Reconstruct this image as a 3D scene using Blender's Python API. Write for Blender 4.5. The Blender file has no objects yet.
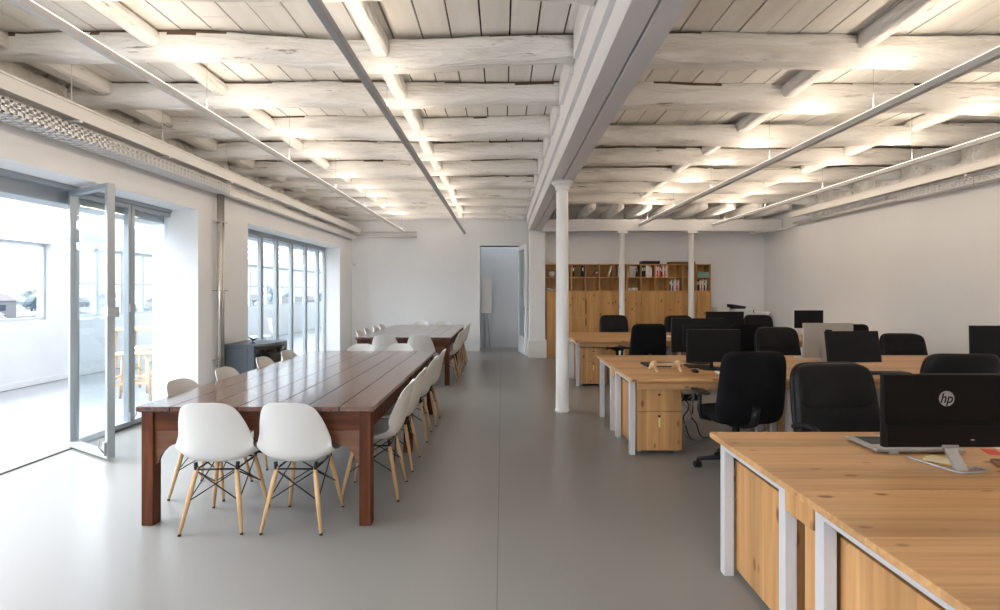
import bpy, bmesh, math, random
from mathutils import Vector, Matrix, noise
random.seed(7)
PI = math.pi
COL = bpy.context.scene.collection
scene = bpy.context.scene

# ------------------------------------------------------------------ materials
def mat(name, base, rough=0.6, metal=0.0, spec=0.5):
    m = bpy.data.materials.new(name); m.use_nodes = True
    b = m.node_tree.nodes['Principled BSDF']
    b.inputs['Base Color'].default_value = (*base, 1)
    b.inputs['Roughness'].default_value = rough
    b.inputs['Metallic'].default_value = metal
    b.inputs['Specular IOR Level'].default_value = spec
    return m

def nodes(m):
    nt = m.node_tree
    return nt, nt.nodes, nt.links, nt.nodes['Principled BSDF']

def mottle(m, c1, c2, scale=(3, 3, 3), detail=4, bump=0.0, bscale=None, bdist=0.01, lo=0.35, hi=0.65, rvar=None):
    nt, N, L, b = nodes(m)
    tc = N.new('ShaderNodeTexCoord'); mp = N.new('ShaderNodeMapping'); mp.inputs['Scale'].default_value = scale
    L.new(tc.outputs['Object'], mp.inputs['Vector'])
    nz = N.new('ShaderNodeTexNoise'); nz.inputs['Scale'].default_value = 1; nz.inputs['Detail'].default_value = detail
    L.new(mp.outputs[0], nz.inputs['Vector'])
    r = N.new('ShaderNodeValToRGB')
    r.color_ramp.elements[0].position = lo; r.color_ramp.elements[0].color = (*c1, 1)
    r.color_ramp.elements[1].position = hi; r.color_ramp.elements[1].color = (*c2, 1)
    L.new(nz.outputs['Fac'], r.inputs[0]); L.new(r.outputs[0], b.inputs['Base Color'])
    if rvar:
        mr = N.new('ShaderNodeMapRange'); mr.inputs['To Min'].default_value = rvar[0]; mr.inputs['To Max'].default_value = rvar[1]
        L.new(nz.outputs['Fac'], mr.inputs['Value']); L.new(mr.outputs[0], b.inputs['Roughness'])
    if bump:
        n2 = N.new('ShaderNodeTexNoise'); n2.inputs['Scale'].default_value = 1; n2.inputs['Detail'].default_value = 6
        m2 = N.new('ShaderNodeMapping'); m2.inputs['Scale'].default_value = bscale or scale
        L.new(tc.outputs['Object'], m2.inputs['Vector']); L.new(m2.outputs[0], n2.inputs['Vector'])
        bp = N.new('ShaderNodeBump'); bp.inputs['Strength'].default_value = bump; bp.inputs['Distance'].default_value = bdist
        L.new(n2.outputs['Fac'], bp.inputs['Height']); L.new(bp.outputs[0], b.inputs['Normal'])
    return m

def wood(name, c_dark, c_mid, c_light, grain=(1, 14, 14), rough=0.4, knots=None, knotcol=None, board=None, rvar=None, spec=0.5, coat=0.0):
    """boards run along the axis whose grain scale is smallest"""
    m = mat(name, c_mid, rough, spec=spec); nt, N, L, b = nodes(m)
    tc = N.new('ShaderNodeTexCoord'); mp = N.new('ShaderNodeMapping'); mp.inputs['Scale'].default_value = grain
    L.new(tc.outputs['Object'], mp.inputs['Vector'])
    nz = N.new('ShaderNodeTexNoise'); nz.inputs['Scale'].default_value = 1; nz.inputs['Detail'].default_value = 5; nz.inputs['Distortion'].default_value = 0.6
    L.new(mp.outputs[0], nz.inputs['Vector'])
    r = N.new('ShaderNodeValToRGB'); e = r.color_ramp.elements
    e[0].position = 0.3; e[0].color = (*c_dark, 1); e[1].position = 0.7; e[1].color = (*c_light, 1)
    x = e.new(0.5); x.color = (*c_mid, 1)
    L.new(nz.outputs['Fac'], r.inputs[0]); out = r.outputs[0]
    if board:     # axis index, width: board-to-board tone shift
        ax, w = board
        sp = N.new('ShaderNodeSeparateXYZ'); L.new(tc.outputs['Object'], sp.inputs[0])
        d = N.new('ShaderNodeMath'); d.operation = 'DIVIDE'; d.inputs[1].default_value = w; L.new(sp.outputs[ax], d.inputs[0])
        f = N.new('ShaderNodeMath'); f.operation = 'FLOOR'; L.new(d.outputs[0], f.inputs[0])
        wn = N.new('ShaderNodeTexWhiteNoise'); wn.noise_dimensions = '1D'; L.new(f.outputs[0], wn.inputs['W'])
        hs = N.new('ShaderNodeHueSaturation'); mr = N.new('ShaderNodeMapRange'); mr.inputs['To Min'].default_value = 0.86; mr.inputs['To Max'].default_value = 1.12
        L.new(wn.outputs['Value'], mr.inputs['Value']); L.new(mr.outputs[0], hs.inputs['Value']); L.new(out, hs.inputs['Color']); out = hs.outputs[0]
    if knots:
        vm = N.new('ShaderNodeMapping'); vm.inputs['Scale'].default_value = knots
        L.new(tc.outputs['Object'], vm.inputs['Vector'])
        vo = N.new('ShaderNodeTexVoronoi'); vo.inputs['Scale'].default_value = 1; L.new(vm.outputs[0], vo.inputs['Vector'])
        rr = N.new('ShaderNodeValToRGB'); rr.color_ramp.elements[0].position = 0.085; rr.color_ramp.elements[0].color = (1, 1, 1, 1)
        rr.color_ramp.elements[1].position = 0.165; rr.color_ramp.elements[1].color = (0, 0, 0, 1)
        L.new(vo.outputs['Distance'], rr.inputs[0])
        mx = N.new('ShaderNodeMix'); mx.data_type = 'RGBA'; mx.inputs[7].default_value = (*knotcol, 1)
        L.new(rr.outputs[0], mx.inputs[0]); L.new(out, mx.inputs[6]); out = mx.outputs[2]
    L.new(out, b.inputs['Base Color'])
    if rvar:
        mr = N.new('ShaderNodeMapRange'); mr.inputs['To Min'].default_value = rvar[0]; mr.inputs['To Max'].default_value = rvar[1]
        L.new(nz.outputs['Fac'], mr.inputs['Value']); L.new(mr.outputs[0], b.inputs['Roughness'])
    if coat: b.inputs['Coat Weight'].default_value = coat; b.inputs['Coat Roughness'].default_value = 0.1
    bp = N.new('ShaderNodeBump'); bp.inputs['Strength'].default_value = 0.12; bp.inputs['Distance'].default_value = 0.004
    L.new(nz.outputs['Fac'], bp.inputs['Height']); L.new(bp.outputs[0], b.inputs['Normal'])
    return m

def glass(name, tint=(0.94, 0.97, 0.98), gl=0.07):
    m = bpy.data.materials.new(name); m.use_nodes = True; nt = m.node_tree; N = nt.nodes; L = nt.links; N.clear()
    o = N.new('ShaderNodeOutputMaterial'); t = N.new('ShaderNodeBsdfTransparent'); g = N.new('ShaderNodeBsdfGlossy'); mx = N.new('ShaderNodeMixShader')
    t.inputs[0].default_value = (*tint, 1); g.inputs['Roughness'].default_value = 0.02; g.inputs[0].default_value = (1, 1, 1, 1)
    mx.inputs[0].default_value = gl
    L.new(t.outputs[0], mx.inputs[1]); L.new(g.outputs[0], mx.inputs[2]); L.new(mx.outputs[0], o.inputs[0]); return m

def emit(name, c, s):
    m = bpy.data.materials.new(name); m.use_nodes = True; b = m.node_tree.nodes['Principled BSDF']
    b.inputs['Base Color'].default_value = (*c, 1); b.inputs['Emission Color'].default_value = (*c, 1); b.inputs['Emission Strength'].default_value = s; return m

M = {}
M['wall'] = mottle(mat('wall_paint', (.8, .8, .8), .85), (.81, .81, .82), (.85, .85, .855), (.6, .6, .6), bump=.15, bscale=(9, 9, 9), bdist=.01)
M['wall_rough'] = mottle(mat('rough_plaster', (.7, .68, .65), .95), (.55, .52, .48), (.78, .76, .73), (5, 5, 5), bump=.9, bscale=(14, 14, 14), bdist=.05)
M['floor'] = mottle(mat('floor_grey', (.3, .3, .3), .3), (.240, .232, .222), (.268, .260, .250), (.5, .5, .5), detail=6, lo=.1, hi=.9, rvar=(.25, .33))
M['seam'] = mat('floor_seam', (.17, .17, .165), .5)
M['plank'] = mottle(mat('plank_paint', (.75, .73, .7), .7), (.80, .77, .73), (.89, .87, .83), (6, .8, 6), bump=.3, bscale=(30, 3, 30), bdist=.01)
M['plank_gap'] = mat('plank_gap', (.06, .045, .035), .9)
M['log'] = mottle(mat('log_paint', (.75, .73, .7), .7), (.68, .65, .61), (.87, .85, .82), (1.5, 7, 7), detail=10, bump=1.0, bscale=(5, 26, 26), bdist=.035, lo=.30, hi=.48)
M['log_y'] = mottle(mat('block_paint', (.75, .73, .7), .7), (.68, .65, .61), (.87, .85, .82), (7, 1.5, 7), detail=10, bump=1.0, bscale=(26, 5, 26), bdist=.035, lo=.30, hi=.48)
def pits(m, scale, thr=.62, col=(.16, .12, .09)):
    nt, N, L, b = nodes(m); src = b.inputs['Base Color'].links[0].from_socket
    tc = N.new('ShaderNodeTexCoord'); mp = N.new('ShaderNodeMapping'); mp.inputs['Scale'].default_value = scale; L.new(tc.outputs['Object'], mp.inputs['Vector'])
    nz = N.new('ShaderNodeTexNoise'); nz.inputs['Scale'].default_value = 1; nz.inputs['Detail'].default_value = 9; nz.inputs['Roughness'].default_value = .72; L.new(mp.outputs[0], nz.inputs['Vector'])
    r = N.new('ShaderNodeValToRGB'); r.color_ramp.elements[0].position = thr; r.color_ramp.elements[0].color = (0, 0, 0, 1); r.color_ramp.elements[1].position = thr + .05; r.color_ramp.elements[1].color = (.75, .75, .75, 1)
    L.new(nz.outputs['Fac'], r.inputs[0]); mx = N.new('ShaderNodeMix'); mx.data_type = 'RGBA'; mx.inputs[7].default_value = (*col, 1)
    L.new(r.outputs[0], mx.inputs[0]); L.new(src, mx.inputs[6]); L.new(mx.outputs[2], b.inputs['Base Color'])
pits(M['log'], (1.6, 13, 13), .61); pits(M['log_y'], (13, 1.6, 13), .61); pits(M['wall_rough'], (9, 9, 9), .60)
M['bare_wood_shade'] = mat('unpainted_wood_shade', (.13, .085, .05), .9)
M['white_metal'] = mat('white_metal', (.80, .80, .81), .35)
M['beam_paint'] = mottle(mat('beam_paint', (.7, .7, .71), .45), (.74, .73, .74), (.79, .78, .79), (1, 1, 1))
M['beam_under'] = M['beam_paint']
M['frame_white'] = mat('desk_frame_white', (.58, .58, .60), .4)
M['galv'] = mat('galvanised_steel', (.72, .70, .68), .38, .35)
M['pipe_metal'] = mat('pipe_metal', (.62, .58, .55), .25, .9)
M['alu'] = mat('aluminium_frame', (.40, .43, .46), .4, .5)
M['alu_dark'] = mat('track_metal', (.22, .2, .19), .5, .5)
M['lockgrey'] = mat('lock_grey', (.42, .43, .45), .4, .3)
M['glass'] = glass('pane_glass')
M['pine'] = wood('pine_top', (.46, .24, .095), (.57, .315, .135), (.64, .385, .18), (1.1, 34, 34), .42, knots=(4.5, 11, 11), knotcol=(.22, .085, .025), board=(1, .1333), rvar=(.36, .5))
M['pine_v'] = wood('pine_panel', (.46, .23, .085), (.56, .30, .12), (.63, .37, .16), (26, 26, 1.0), .45, knots=(9, 9, 4), knotcol=(.25, .10, .03), board=(0, .105))
M['pine_y'] = wood('pine_edge', (.46, .23, .085), (.56, .30, .12), (.63, .37, .16), (26, 26, 1.0), .45, knots=(9, 9, 4), knotcol=(.25, .10, .03), board=(1, .12))
M['pine_shelf'] = wood('pine_shelf', (.50, .26, .085), (.58, .32, .115), (.64, .38, .15), (12, 12, 1.2), .5, knots=(8, 8, 3), knotcol=(.25, .10, .03))
M['pine_door'] = wood('pine_door', (.50, .25, .075), (.58, .31, .105), (.64, .37, .14), (12, 12, 1.0), .45, knots=(8, 8, 4), knotcol=(.22, .085, .025), board=(0, .0793))
M['darkwood'] = wood('table_top_wood', (.050, .013, .006), (.105, .030, .013), (.16, .052, .024), (26, 1.4, 26), .2, board=(0, .2143), rvar=(.10, .26), spec=.7, coat=.6)
M['darkwood_v'] = wood('table_leg_wood', (.045, .0125, .005), (.085, .025, .010), (.145, .046, .017), (16, 16, 1.6), .5, spec=.2)
M['darkwood_x'] = wood('table_rail_wood', (.045, .0125, .005), (.082, .024, .010), (.135, .042, .016), (1.4, 18, 18), .5, spec=.2)
M['bracket'] = wood('table_bracket_wood', (.09, .032, .013), (.15, .058, .025), (.21, .085, .038), (1.4, 18, 18), .35)
M['table_gap'] = mat('table_gap', (.02, .008, .005), .6)
M['shell'] = mottle(mat('chair_shell', (.78, .77, .75), .38), (.66, .655, .635), (.71, .70, .685), (2, 2, 2))
M['beech'] = wood('beech_dowel', (.50, .30, .14), (.60, .38, .19), (.68, .46, .26), (20, 20, 2), .45)
M['blackmetal'] = mat('black_metal', (.015, .015, .016), .4, .4)
M['leather'] = mottle(mat('black_leather', (.012, .012, .013), .45, 0, .2), (.006, .006, .007), (.010, .010, .011), (8, 8, 8), bump=.3, bscale=(120, 120, 120), bdist=.002)
M['fabric'] = mottle(mat('black_fabric', (.010, .010, .012), .9, 0, .2), (.004, .004, .005), (.007, .007, .009), (8, 8, 8), bump=.2, bscale=(300, 300, 300), bdist=.001)
M['plastic'] = mat('black_plastic', (.014, .014, .015), .4, 0, .2)
M['bezel'] = mat('bezel_plastic', (.011, .011, .012), .4, 0, .15)
M['screen'] = mat('screen_glass', (.011, .0115, .012), .35, 0, .15)
M['hpback'] = mat('monitor_back', (.007, .0055, .005), .5, 0, .12)
M['silver'] = mat('silver_metal', (.40, .40, .41), .35, .6)
M['silverback'] = mat('silver_back', (.42, .40, .375), .45, .3)
M['whiteplastic'] = mat('white_plastic', (.78, .78, .77), .4)
M['keys'] = mat('grey_keys', (.6, .6, .6), .5)
M['paper'] = mat('paper', (.78, .76, .72), .8)
M['yellow'] = mat('sticky_note', (.80, .68, .26), .8)
M['lime'] = mat('lime_note', (.60, .62, .12), .8)
M['cream'] = mat('cream_note', (.85, .74, .50), .8)
M['red'] = mat('red_print', (.62, .06, .035), .6)
M['teal'] = mat('teal_box', (.16, .38, .34), .6)
M['brownbox'] = mat('brown_card', (.20, .10, .06), .8)
M['diffuser'] = emit('light_diffuser', (1, .93, .84), 1.3)
M['railpaint'] = mat('rail_paint', (.62, .61, .60), .4)
M['railgrey'] = mat('rail_grey', (.40, .40, .41), .4)
M['deskgrey'] = mottle(mat('blue_grey_panel', (.12, .15, .18), .4), (.10, .125, .15), (.13, .16, .19), (2, 2, 1))
M['gloss'] = mat('black_gloss', (.012, .012, .014), .12)
M['cable'] = mat('cable_grey', (.30, .30, .31), .5)
M['terracefloor'] = mottle(mat('terrace_floor', (.75, .76, .78), .45), (.25, .26, .275), (.29, .30, .315), (1, 1, 1))
M['terracewall'] = mottle(mat('terrace_wall', (.8, .8, .8), .8), (.50, .51, .53), (.55, .56, .57), (1, 1, 1))
M['palewood'] = wood('pale_stool_wood', (.52, .34, .18), (.62, .43, .25), (.70, .52, .33), (14, 14, 2), .5)
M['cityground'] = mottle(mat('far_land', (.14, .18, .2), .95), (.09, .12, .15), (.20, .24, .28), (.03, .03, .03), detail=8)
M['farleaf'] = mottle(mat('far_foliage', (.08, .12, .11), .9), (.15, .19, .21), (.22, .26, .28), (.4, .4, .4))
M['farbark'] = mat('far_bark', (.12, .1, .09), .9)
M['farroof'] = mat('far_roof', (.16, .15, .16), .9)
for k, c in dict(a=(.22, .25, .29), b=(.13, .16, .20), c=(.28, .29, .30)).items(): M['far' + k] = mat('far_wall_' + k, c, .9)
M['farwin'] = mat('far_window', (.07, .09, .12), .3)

# ------------------------------------------------------------------ mesh builder
class MB:
    def __init__(s): s.bm = bmesh.new(); s.mi = 0
    def _start(s): s.f0 = set(s.bm.faces); s.v0 = set(s.bm.verts)
    def _end(s, smooth=False):
        for f in s.bm.faces:
            if f not in s.f0: f.material_index = s.mi; f.smooth = smooth
    def box(s, x0, x1, y0, y1, z0, z1, bev=0.0, seg=2, mtx=None):
        s._start()
        r = bmesh.ops.create_cube(s.bm, size=1)
        c = Vector(((x0 + x1) / 2, (y0 + y1) / 2, (z0 + z1) / 2))
        for v in r['verts']: v.co = Vector((v.co.x * abs(x1 - x0), v.co.y * abs(y1 - y0), v.co.z * abs(z1 - z0))) + c
        if bev:
            es = list({e for v in r['verts'] for e in v.link_edges})
            bmesh.ops.bevel(s.bm, geom=es, offset=bev, segments=seg, affect='EDGES', profile=.5)
        if mtx is not None:
            for v in s.bm.verts:
                if v not in s.v0: v.co = mtx @ v.co
        s._end(); return s
    def tube(s, pts, r, n=10, caps=True, smooth=True):
        s._start()
        pts = [Vector(p) for p in pts]; rs = r if isinstance(r, (list, tuple)) else [r] * len(pts)
        rings = []; prev = None
        for i, p in enumerate(pts):
            d = (pts[min(i + 1, len(pts) - 1)] - pts[max(i - 1, 0)]).normalized()
            if prev is None:
                a = Vector((0, 0, 1)) if abs(d.z) < .9 else Vector((1, 0, 0)); u = d.cross(a).normalized()
            else: u = (prev - d * prev.dot(d)).normalized()
            prev = u; w = d.cross(u)
            rings.append([s.bm.verts.new(p + (u * math.cos(t) + w * math.sin(t)) * rs[i]) for t in [2 * PI * k / n for k in range(n)]])
        for a, b in zip(rings, rings[1:]):
            for k in range(n): s.bm.faces.new((a[k], a[(k + 1) % n], b[(k + 1) % n], b[k]))
        s._end(smooth)
        if caps:
            f0 = set(s.bm.faces)
            s.bm.faces.new(rings[0][::-1]); s.bm.faces.new(rings[-1])
            for f in s.bm.faces:
                if f not in f0: f.material_index = s.mi
        return s
    def lathe(s, prof, c=(0, 0, 0), n=24, smooth=True):
        s._start(); c = Vector(c); rings = []
        for r, z in prof:
            rings.append([s.bm.verts.new(c + Vector((r * math.cos(2 * PI * k / n), r * math.sin(2 * PI * k / n), z))) for k in range(n)])
        for a, b in zip(rings, rings[1:]):
            for k in range(n): s.bm.faces.new((a[k], a[(k + 1) % n], b[(k + 1) % n], b[k]))
        s.bm.faces.new(rings[0][::-1]); s.bm.faces.new(rings[-1]); s._end(smooth); return s
    def prism(s, poly, fn, d0, d1, bev=0):
        """poly of 2D points; fn(u,v,d)->3D; extruded from d0 to d1"""
        s._start()
        a = [s.bm.verts.new(fn(u, v, d0)) for u, v in poly]; b = [s.bm.verts.new(fn(u, v, d1)) for u, v in poly]
        n = len(poly); s.bm.faces.new(a[::-1]); s.bm.faces.new(b)
        for k in range(n): s.bm.faces.new((a[k], a[(k + 1) % n], b[(k + 1) % n], b[k]))
        if bev: bmesh.ops.bevel(s.bm, geom=[e for e in s.bm.edges if e.verts[0] not in s.v0], offset=bev, segments=2, affect='EDGES')
        s._end(); return s
    def superq(s, size, c, ep=.35, et=.6, nu=40, nv=16, bend=0, tilt=0, axis='xz', taper=0):
        """cushion: rounded rectangle outline (plane) with a soft rounded thickness"""
        s._start()
        sp = lambda v, e: math.copysign(abs(v) ** e, v)
        rows = []
        for j in range(nv + 1):
            t = -PI / 2 + PI * j / nv; row = []
            for i in range(nu):
                a = 2 * PI * i / nu
                x = sp(math.cos(t), et) * sp(math.cos(a), ep) * size[0] / 2; z = sp(math.cos(t), et) * sp(math.sin(a), ep) * size[2] / 2
                y = sp(math.sin(t), et) * size[1] / 2
                x *= 1 - taper * (z / size[2])
                if axis == 'xz': p = Vector((x, y + bend * (x * x * 2.0) + bend * .8 * (z * z - .25 * z), z))
                else: p = Vector((x, z, y - bend * (z * z)))
                row.append(p)
            rows.append(row)
        R = Matrix.Rotation(tilt, 4, 'X'); c = Vector(c)
        vr = [[s.bm.verts.new(R @ p + c) for p in row] for row in rows[1:-1]]
        top = s.bm.verts.new(R @ rows[-1][0] + c); bot = s.bm.verts.new(R @ rows[0][0] + c)
        for a, b in zip(vr, vr[1:]):
            for k in range(nu): s.bm.faces.new((a[k], a[(k + 1) % nu], b[(k + 1) % nu], b[k]))
        for k in range(nu):
            s.bm.faces.new((bot, vr[0][(k + 1) % nu], vr[0][k])); s.bm.faces.new((top, vr[-1][k], vr[-1][(k + 1) % nu]))
        s._end(True); return s
    def grid(s, P, smooth=True):
        s._start(); V = [[s.bm.verts.new(p) for p in row] for row in P]
        for a, b in zip(V, V[1:]):
            for k in range(len(a) - 1): s.bm.faces.new((a[k], a[k + 1], b[k + 1], b[k]))
        s._end(smooth); return s
    def build(s, name, mats, parent=None, loc=None):
        bmesh.ops.recalc_face_normals(s.bm, faces=s.bm.faces)
        me = bpy.data.meshes.new(name); s.bm.to_mesh(me); s.bm.free()
        for m in (mats if isinstance(mats, (list, tuple)) else [mats]): me.materials.append(M[m] if isinstance(m, str) else m)
        o = bpy.data.objects.new(name, me); COL.objects.link(o)
        if parent: o.parent = parent
        if loc: o.location = loc
        return o

def tag(o, label, cat=None, group=None, kind=None):
    o['label'] = label
    if cat: o['category'] = cat
    if group: o['group'] = group
    if kind: o['kind'] = kind
    return o
def thing(name, label, cat, loc=(0, 0, 0), rz=0, group=None):
    o = bpy.data.objects.new(name, None); o.empty_display_size = .1; COL.objects.link(o)
    o.location = loc; o.rotation_euler = (0, 0, rz); return tag(o, label, cat, group)
def copy_tree(o, parent=None):
    c = o.copy(); COL.objects.link(c)
    if parent: c.parent = parent
    for ch in list(o.children): copy_tree(ch, c)
    return c
def place(src, loc, rz, label, group=None, first=[None]):
    """first use moves the source, later uses copy it"""
    c = src if not src.get('_used') else copy_tree(src)
    src['_used'] = 1
    if '_used' in c.keys() and c is not src: del c['_used']
    c.location = loc; c.rotation_euler = (0, 0, rz); c['label'] = label
    if group: c['group'] = group
    return c
def struct(name, mb, m, label=None):
    o = mb.build(name, m); o['kind'] = 'structure'
    if label: o['label'] = label
    return o
def cat_rom(P, n):
    out = []
    for i in range(len(P) - 1):
        p0 = P[max(i - 1, 0)]; p1 = P[i]; p2 = P[i + 1]; p3 = P[min(i + 2, len(P) - 1)]
        for k in range(n):
            t = k / n
            out.append([.5 * ((2 * b) + (c - a) * t + (2 * a - 5 * b + 4 * c - d) * t * t + (-a + 3 * b - 3 * c + d) * t ** 3) for a, b, c, d in zip(p0, p1, p2, p3)])
    out.append(list(P[-1])); return out

# ------------------------------------------------------------------ room shell
WL, WR, YB, YN = -3.75, 5.95, 12.5, -3.2      # inner faces
CZ = 3.47                                      # underside of the planks
mb = MB(); mb.box(-4.17, 7.0, YN, 13.6, -.12, 0)
mb.mi = 1
struct('floor', mb, ['floor', 'seam'], 'grey seamless floor of the long room')
mb = MB(); mb.box(-.027, -.021, YN, 11.9, 0, .0008); 
struct('floor_seam', mb, 'seam', 'thin seam line running along the grey floor')

# left wall with two openings (recess of .35)
O1, O2, OT = (-.6, 6.17), (7.38, 11.57), 2.5
mb = MB()
mb.box(-4.17, WL, YN, O1[0], 0, 2.88); mb.box(-4.17, WL, O1[1], O2[0], 0, 2.88); mb.box(-4.17, WL, O2[1], YB + .3, 0, 2.88)
mb.box(-4.17, WL, O1[0], O1[1], OT, 2.88); mb.box(-4.17, WL, O2[0], O2[1], OT, 2.88)
struct('wall_left', mb, 'wall', 'white left wall with two deep glazed openings')
mb = MB()
P = []
for j in range(8):
    z = 2.88 + j * (3.60 - 2.88) / 7; P.append([Vector((-4.05 - .05 * noise.noise(Vector((0, i * .35, z * 3))) - .03 * j / 7, YN + i * .12, z)) for i in range(133)])
mb.grid(P); mb.box(-4.4, -4.14, YN, YB + .3, 2.8, 3.62)
struct('wall_left_upper', mb, 'wall_rough', 'rough plaster strip above the left wall under the joists')
# back wall (left room) with doorway
DX0, DX1, DT = -.55, .42, 2.63
mb = MB()
mb.box(-4.4, DX0, YB, YB + .3, 0, 3.7); mb.box(DX0, DX1, YB, YB + .3, DT, 3.7); mb.box(DX1, .98, YB, YB + .3, 0, 3.7)
struct('wall_back_left', mb, 'wall', 'white back wall with a tall doorway')
M['passage'] = mat('passage_paint', (.74, .77, .80), .85)
mb = MB(); mb.box(-1.3, 1.2, 13.3, 13.4, 0, 3.0); mb.box(-1.4, -1.3, YB + .3, 13.4, 0, 3.0); mb.box(1.2, 1.3, YB + .3, 13.4, 0, 3.0); 
struct('wall_hallway', mb, 'passage', 'pale wall of the passage beyond the doorway')
mb = MB(); mb.box(.98, 7.0, 11.68, 11.8, 0, 3.7); struct('wall_back_right', mb, 'wall', 'white wall behind the pine bookcase')
mb = MB(); mb.box(.86, .98, 11.6, YB + .3, 0, 3.7); struct('wall_back_return', mb, 'wall')
mb = MB(); mb.box(WR, WR + .12, YN, 10.05, 0, 2.88); struct('wall_right', mb, 'wall', 'long white right wall beside the desks')
mb = MB(); mb.box(6.12, 6.24, 10.0, 11.8, 0, 3.7); struct('wall_right_recess', mb, 'wall', 'narrow recessed wall at the far end of the right wall')
mb = MB(); mb.box(6.2, 6.4, YN, 10.0, 2.8, 3.7)
struct('wall_right_upper', mb, 'wall_rough', 'rough plaster strip above the right wall')
mb = MB(); mb.box(-4.4, 6.5, YN - .1, YN, 0, .8); mb.box(-4.4, 6.5, YN - .1, YN, 3.1, 3.7)
for a, b in ((-4.4, -3.6), (.4, 6.5)): mb.box(a, b, YN - .1, YN, .8, 3.1)
struct('wall_rear', mb, 'wall')
k = 0
for a, b in ((-3.6, .4),):  # unseen rear window, added so daylight reaches the interior evenly
    k += 1; mb = MB(); mb.box(a, b, YN - .07, YN - .03, .8, .86); mb.box(a, b, YN - .07, YN - .03, 3.04, 3.1)
    for i in range(5): xx = a + (b - a) * i / 4; mb.box(xx - .025, xx + .025, YN - .07, YN - .03, .8, 3.1)
    struct(f'window_{20 + k}', mb, 'white_metal')

# plank ceiling
mb = MB(); mb.mi = 1; mb.box(-4.4, 6.5, YN, 13.0, CZ + .03, CZ + .09); mb.mi = 0
x = -4.4
while x < 6.5:
    w = random.uniform(.20, .25); y = YN
    ycuts = sorted(random.uniform(0, 12) for _ in range(2)); dz = random.uniform(-.004, .004)
    for yc in ycuts + [13.0]:
        if yc - y > .3: mb.box(x, x + w - .013, y, yc - .005, CZ + dz, CZ + .028 + dz); y = yc
    x += w
struct('ceiling', mb, ['plank', 'plank_gap'], 'ceiling of white painted planks with dark gaps')

# rough round joists
def log_x(x0, x1, y, zc, ry, rz, seed, n=64, sq=.72, m='log'):
    mb = MB(); rings = []
    for i in range(n + 1):
        t = i / n; x = x0 + (x1 - x0) * t
        cz = zc + .030 * noise.noise(Vector((x * .55, seed * 3.1, 0))) * 2; cy = y + .045 * noise.noise(Vector((x * .5, seed * 5.7, 4))) * 2
        k = 1 + .10 * noise.noise(Vector((x * .8, seed * 1.3, 9))) * 1.8 + .05 * noise.noise(Vector((x * 2.6, seed, 3)))
        row = []
        for j in range(24):
            a = 2 * PI * j / 24; c, s_ = math.cos(a), math.sin(a)
            q = 1 + .09 * noise.noise(Vector((x * 1.7, c * 1.4 + seed, s_ * 1.4))) + .07 * noise.noise(Vector((x * 5, c * 3 + seed, s_ * 3)))
            row.append(Vector((x, cy + ry * k * q * math.copysign(abs(c) ** sq, c), cz + rz * k * q * math.copysign(abs(s_) ** sq, s_))))
        row.append(row[0].copy()); rings.append(row)
    mb.grid(rings)
    bmesh.ops.remove_doubles(mb.bm, verts=mb.bm.verts, dist=1e-5)
    es = [e for e in mb.bm.edges if e.is_boundary]
    bmesh.ops.holes_fill(mb.bm, edges=es, sides=40)
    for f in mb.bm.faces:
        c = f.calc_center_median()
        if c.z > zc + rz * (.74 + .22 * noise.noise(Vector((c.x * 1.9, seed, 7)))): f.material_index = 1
    # joist top in dark bare-wood tone, painting in the shadow line under the boards
    return mb
ordn = ['nearest', 'second', 'third', 'fourth', 'fifth', 'sixth', 'seventh', 'eighth', 'ninth', 'tenth', 'eleventh', 'twelfth', 'thirteenth', 'fourteenth', 'fifteenth', 'sixteenth']
LJ = [1.08, 2.01, 2.94, 3.87, 4.80, 5.73, 6.66, 7.59, 8.52, 9.45, 10.38, 11.31, 12.24]
RJ = [.9, 1.9, 2.88, 3.87, 4.87, 5.85, 6.87, 7.9, 8.93, 9.95]
for i, y in enumerate(LJ):
    rz = .112 + random.uniform(-.012, .014); struct('ceiling_beam', log_x(-4.12, .56, y, 3.25 + rz + random.uniform(-.01, .01), rz + .005, rz, i + 1), ['log', 'bare_wood_shade'], f'rough white painted timber joist left of the main beam, {ordn[i]} in its row')
for i, y in enumerate(RJ):
    rz = .118 + random.uniform(-.014, .016); struct('ceiling_beam', log_x(.93, 6.2, y, 3.24 + rz + random.uniform(-.01, .01), rz + .008, rz, i + 31), ['log', 'bare_wood_shade'], f'rough white painted timber joist right of the main beam, {ordn[i]} in its row')
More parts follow.
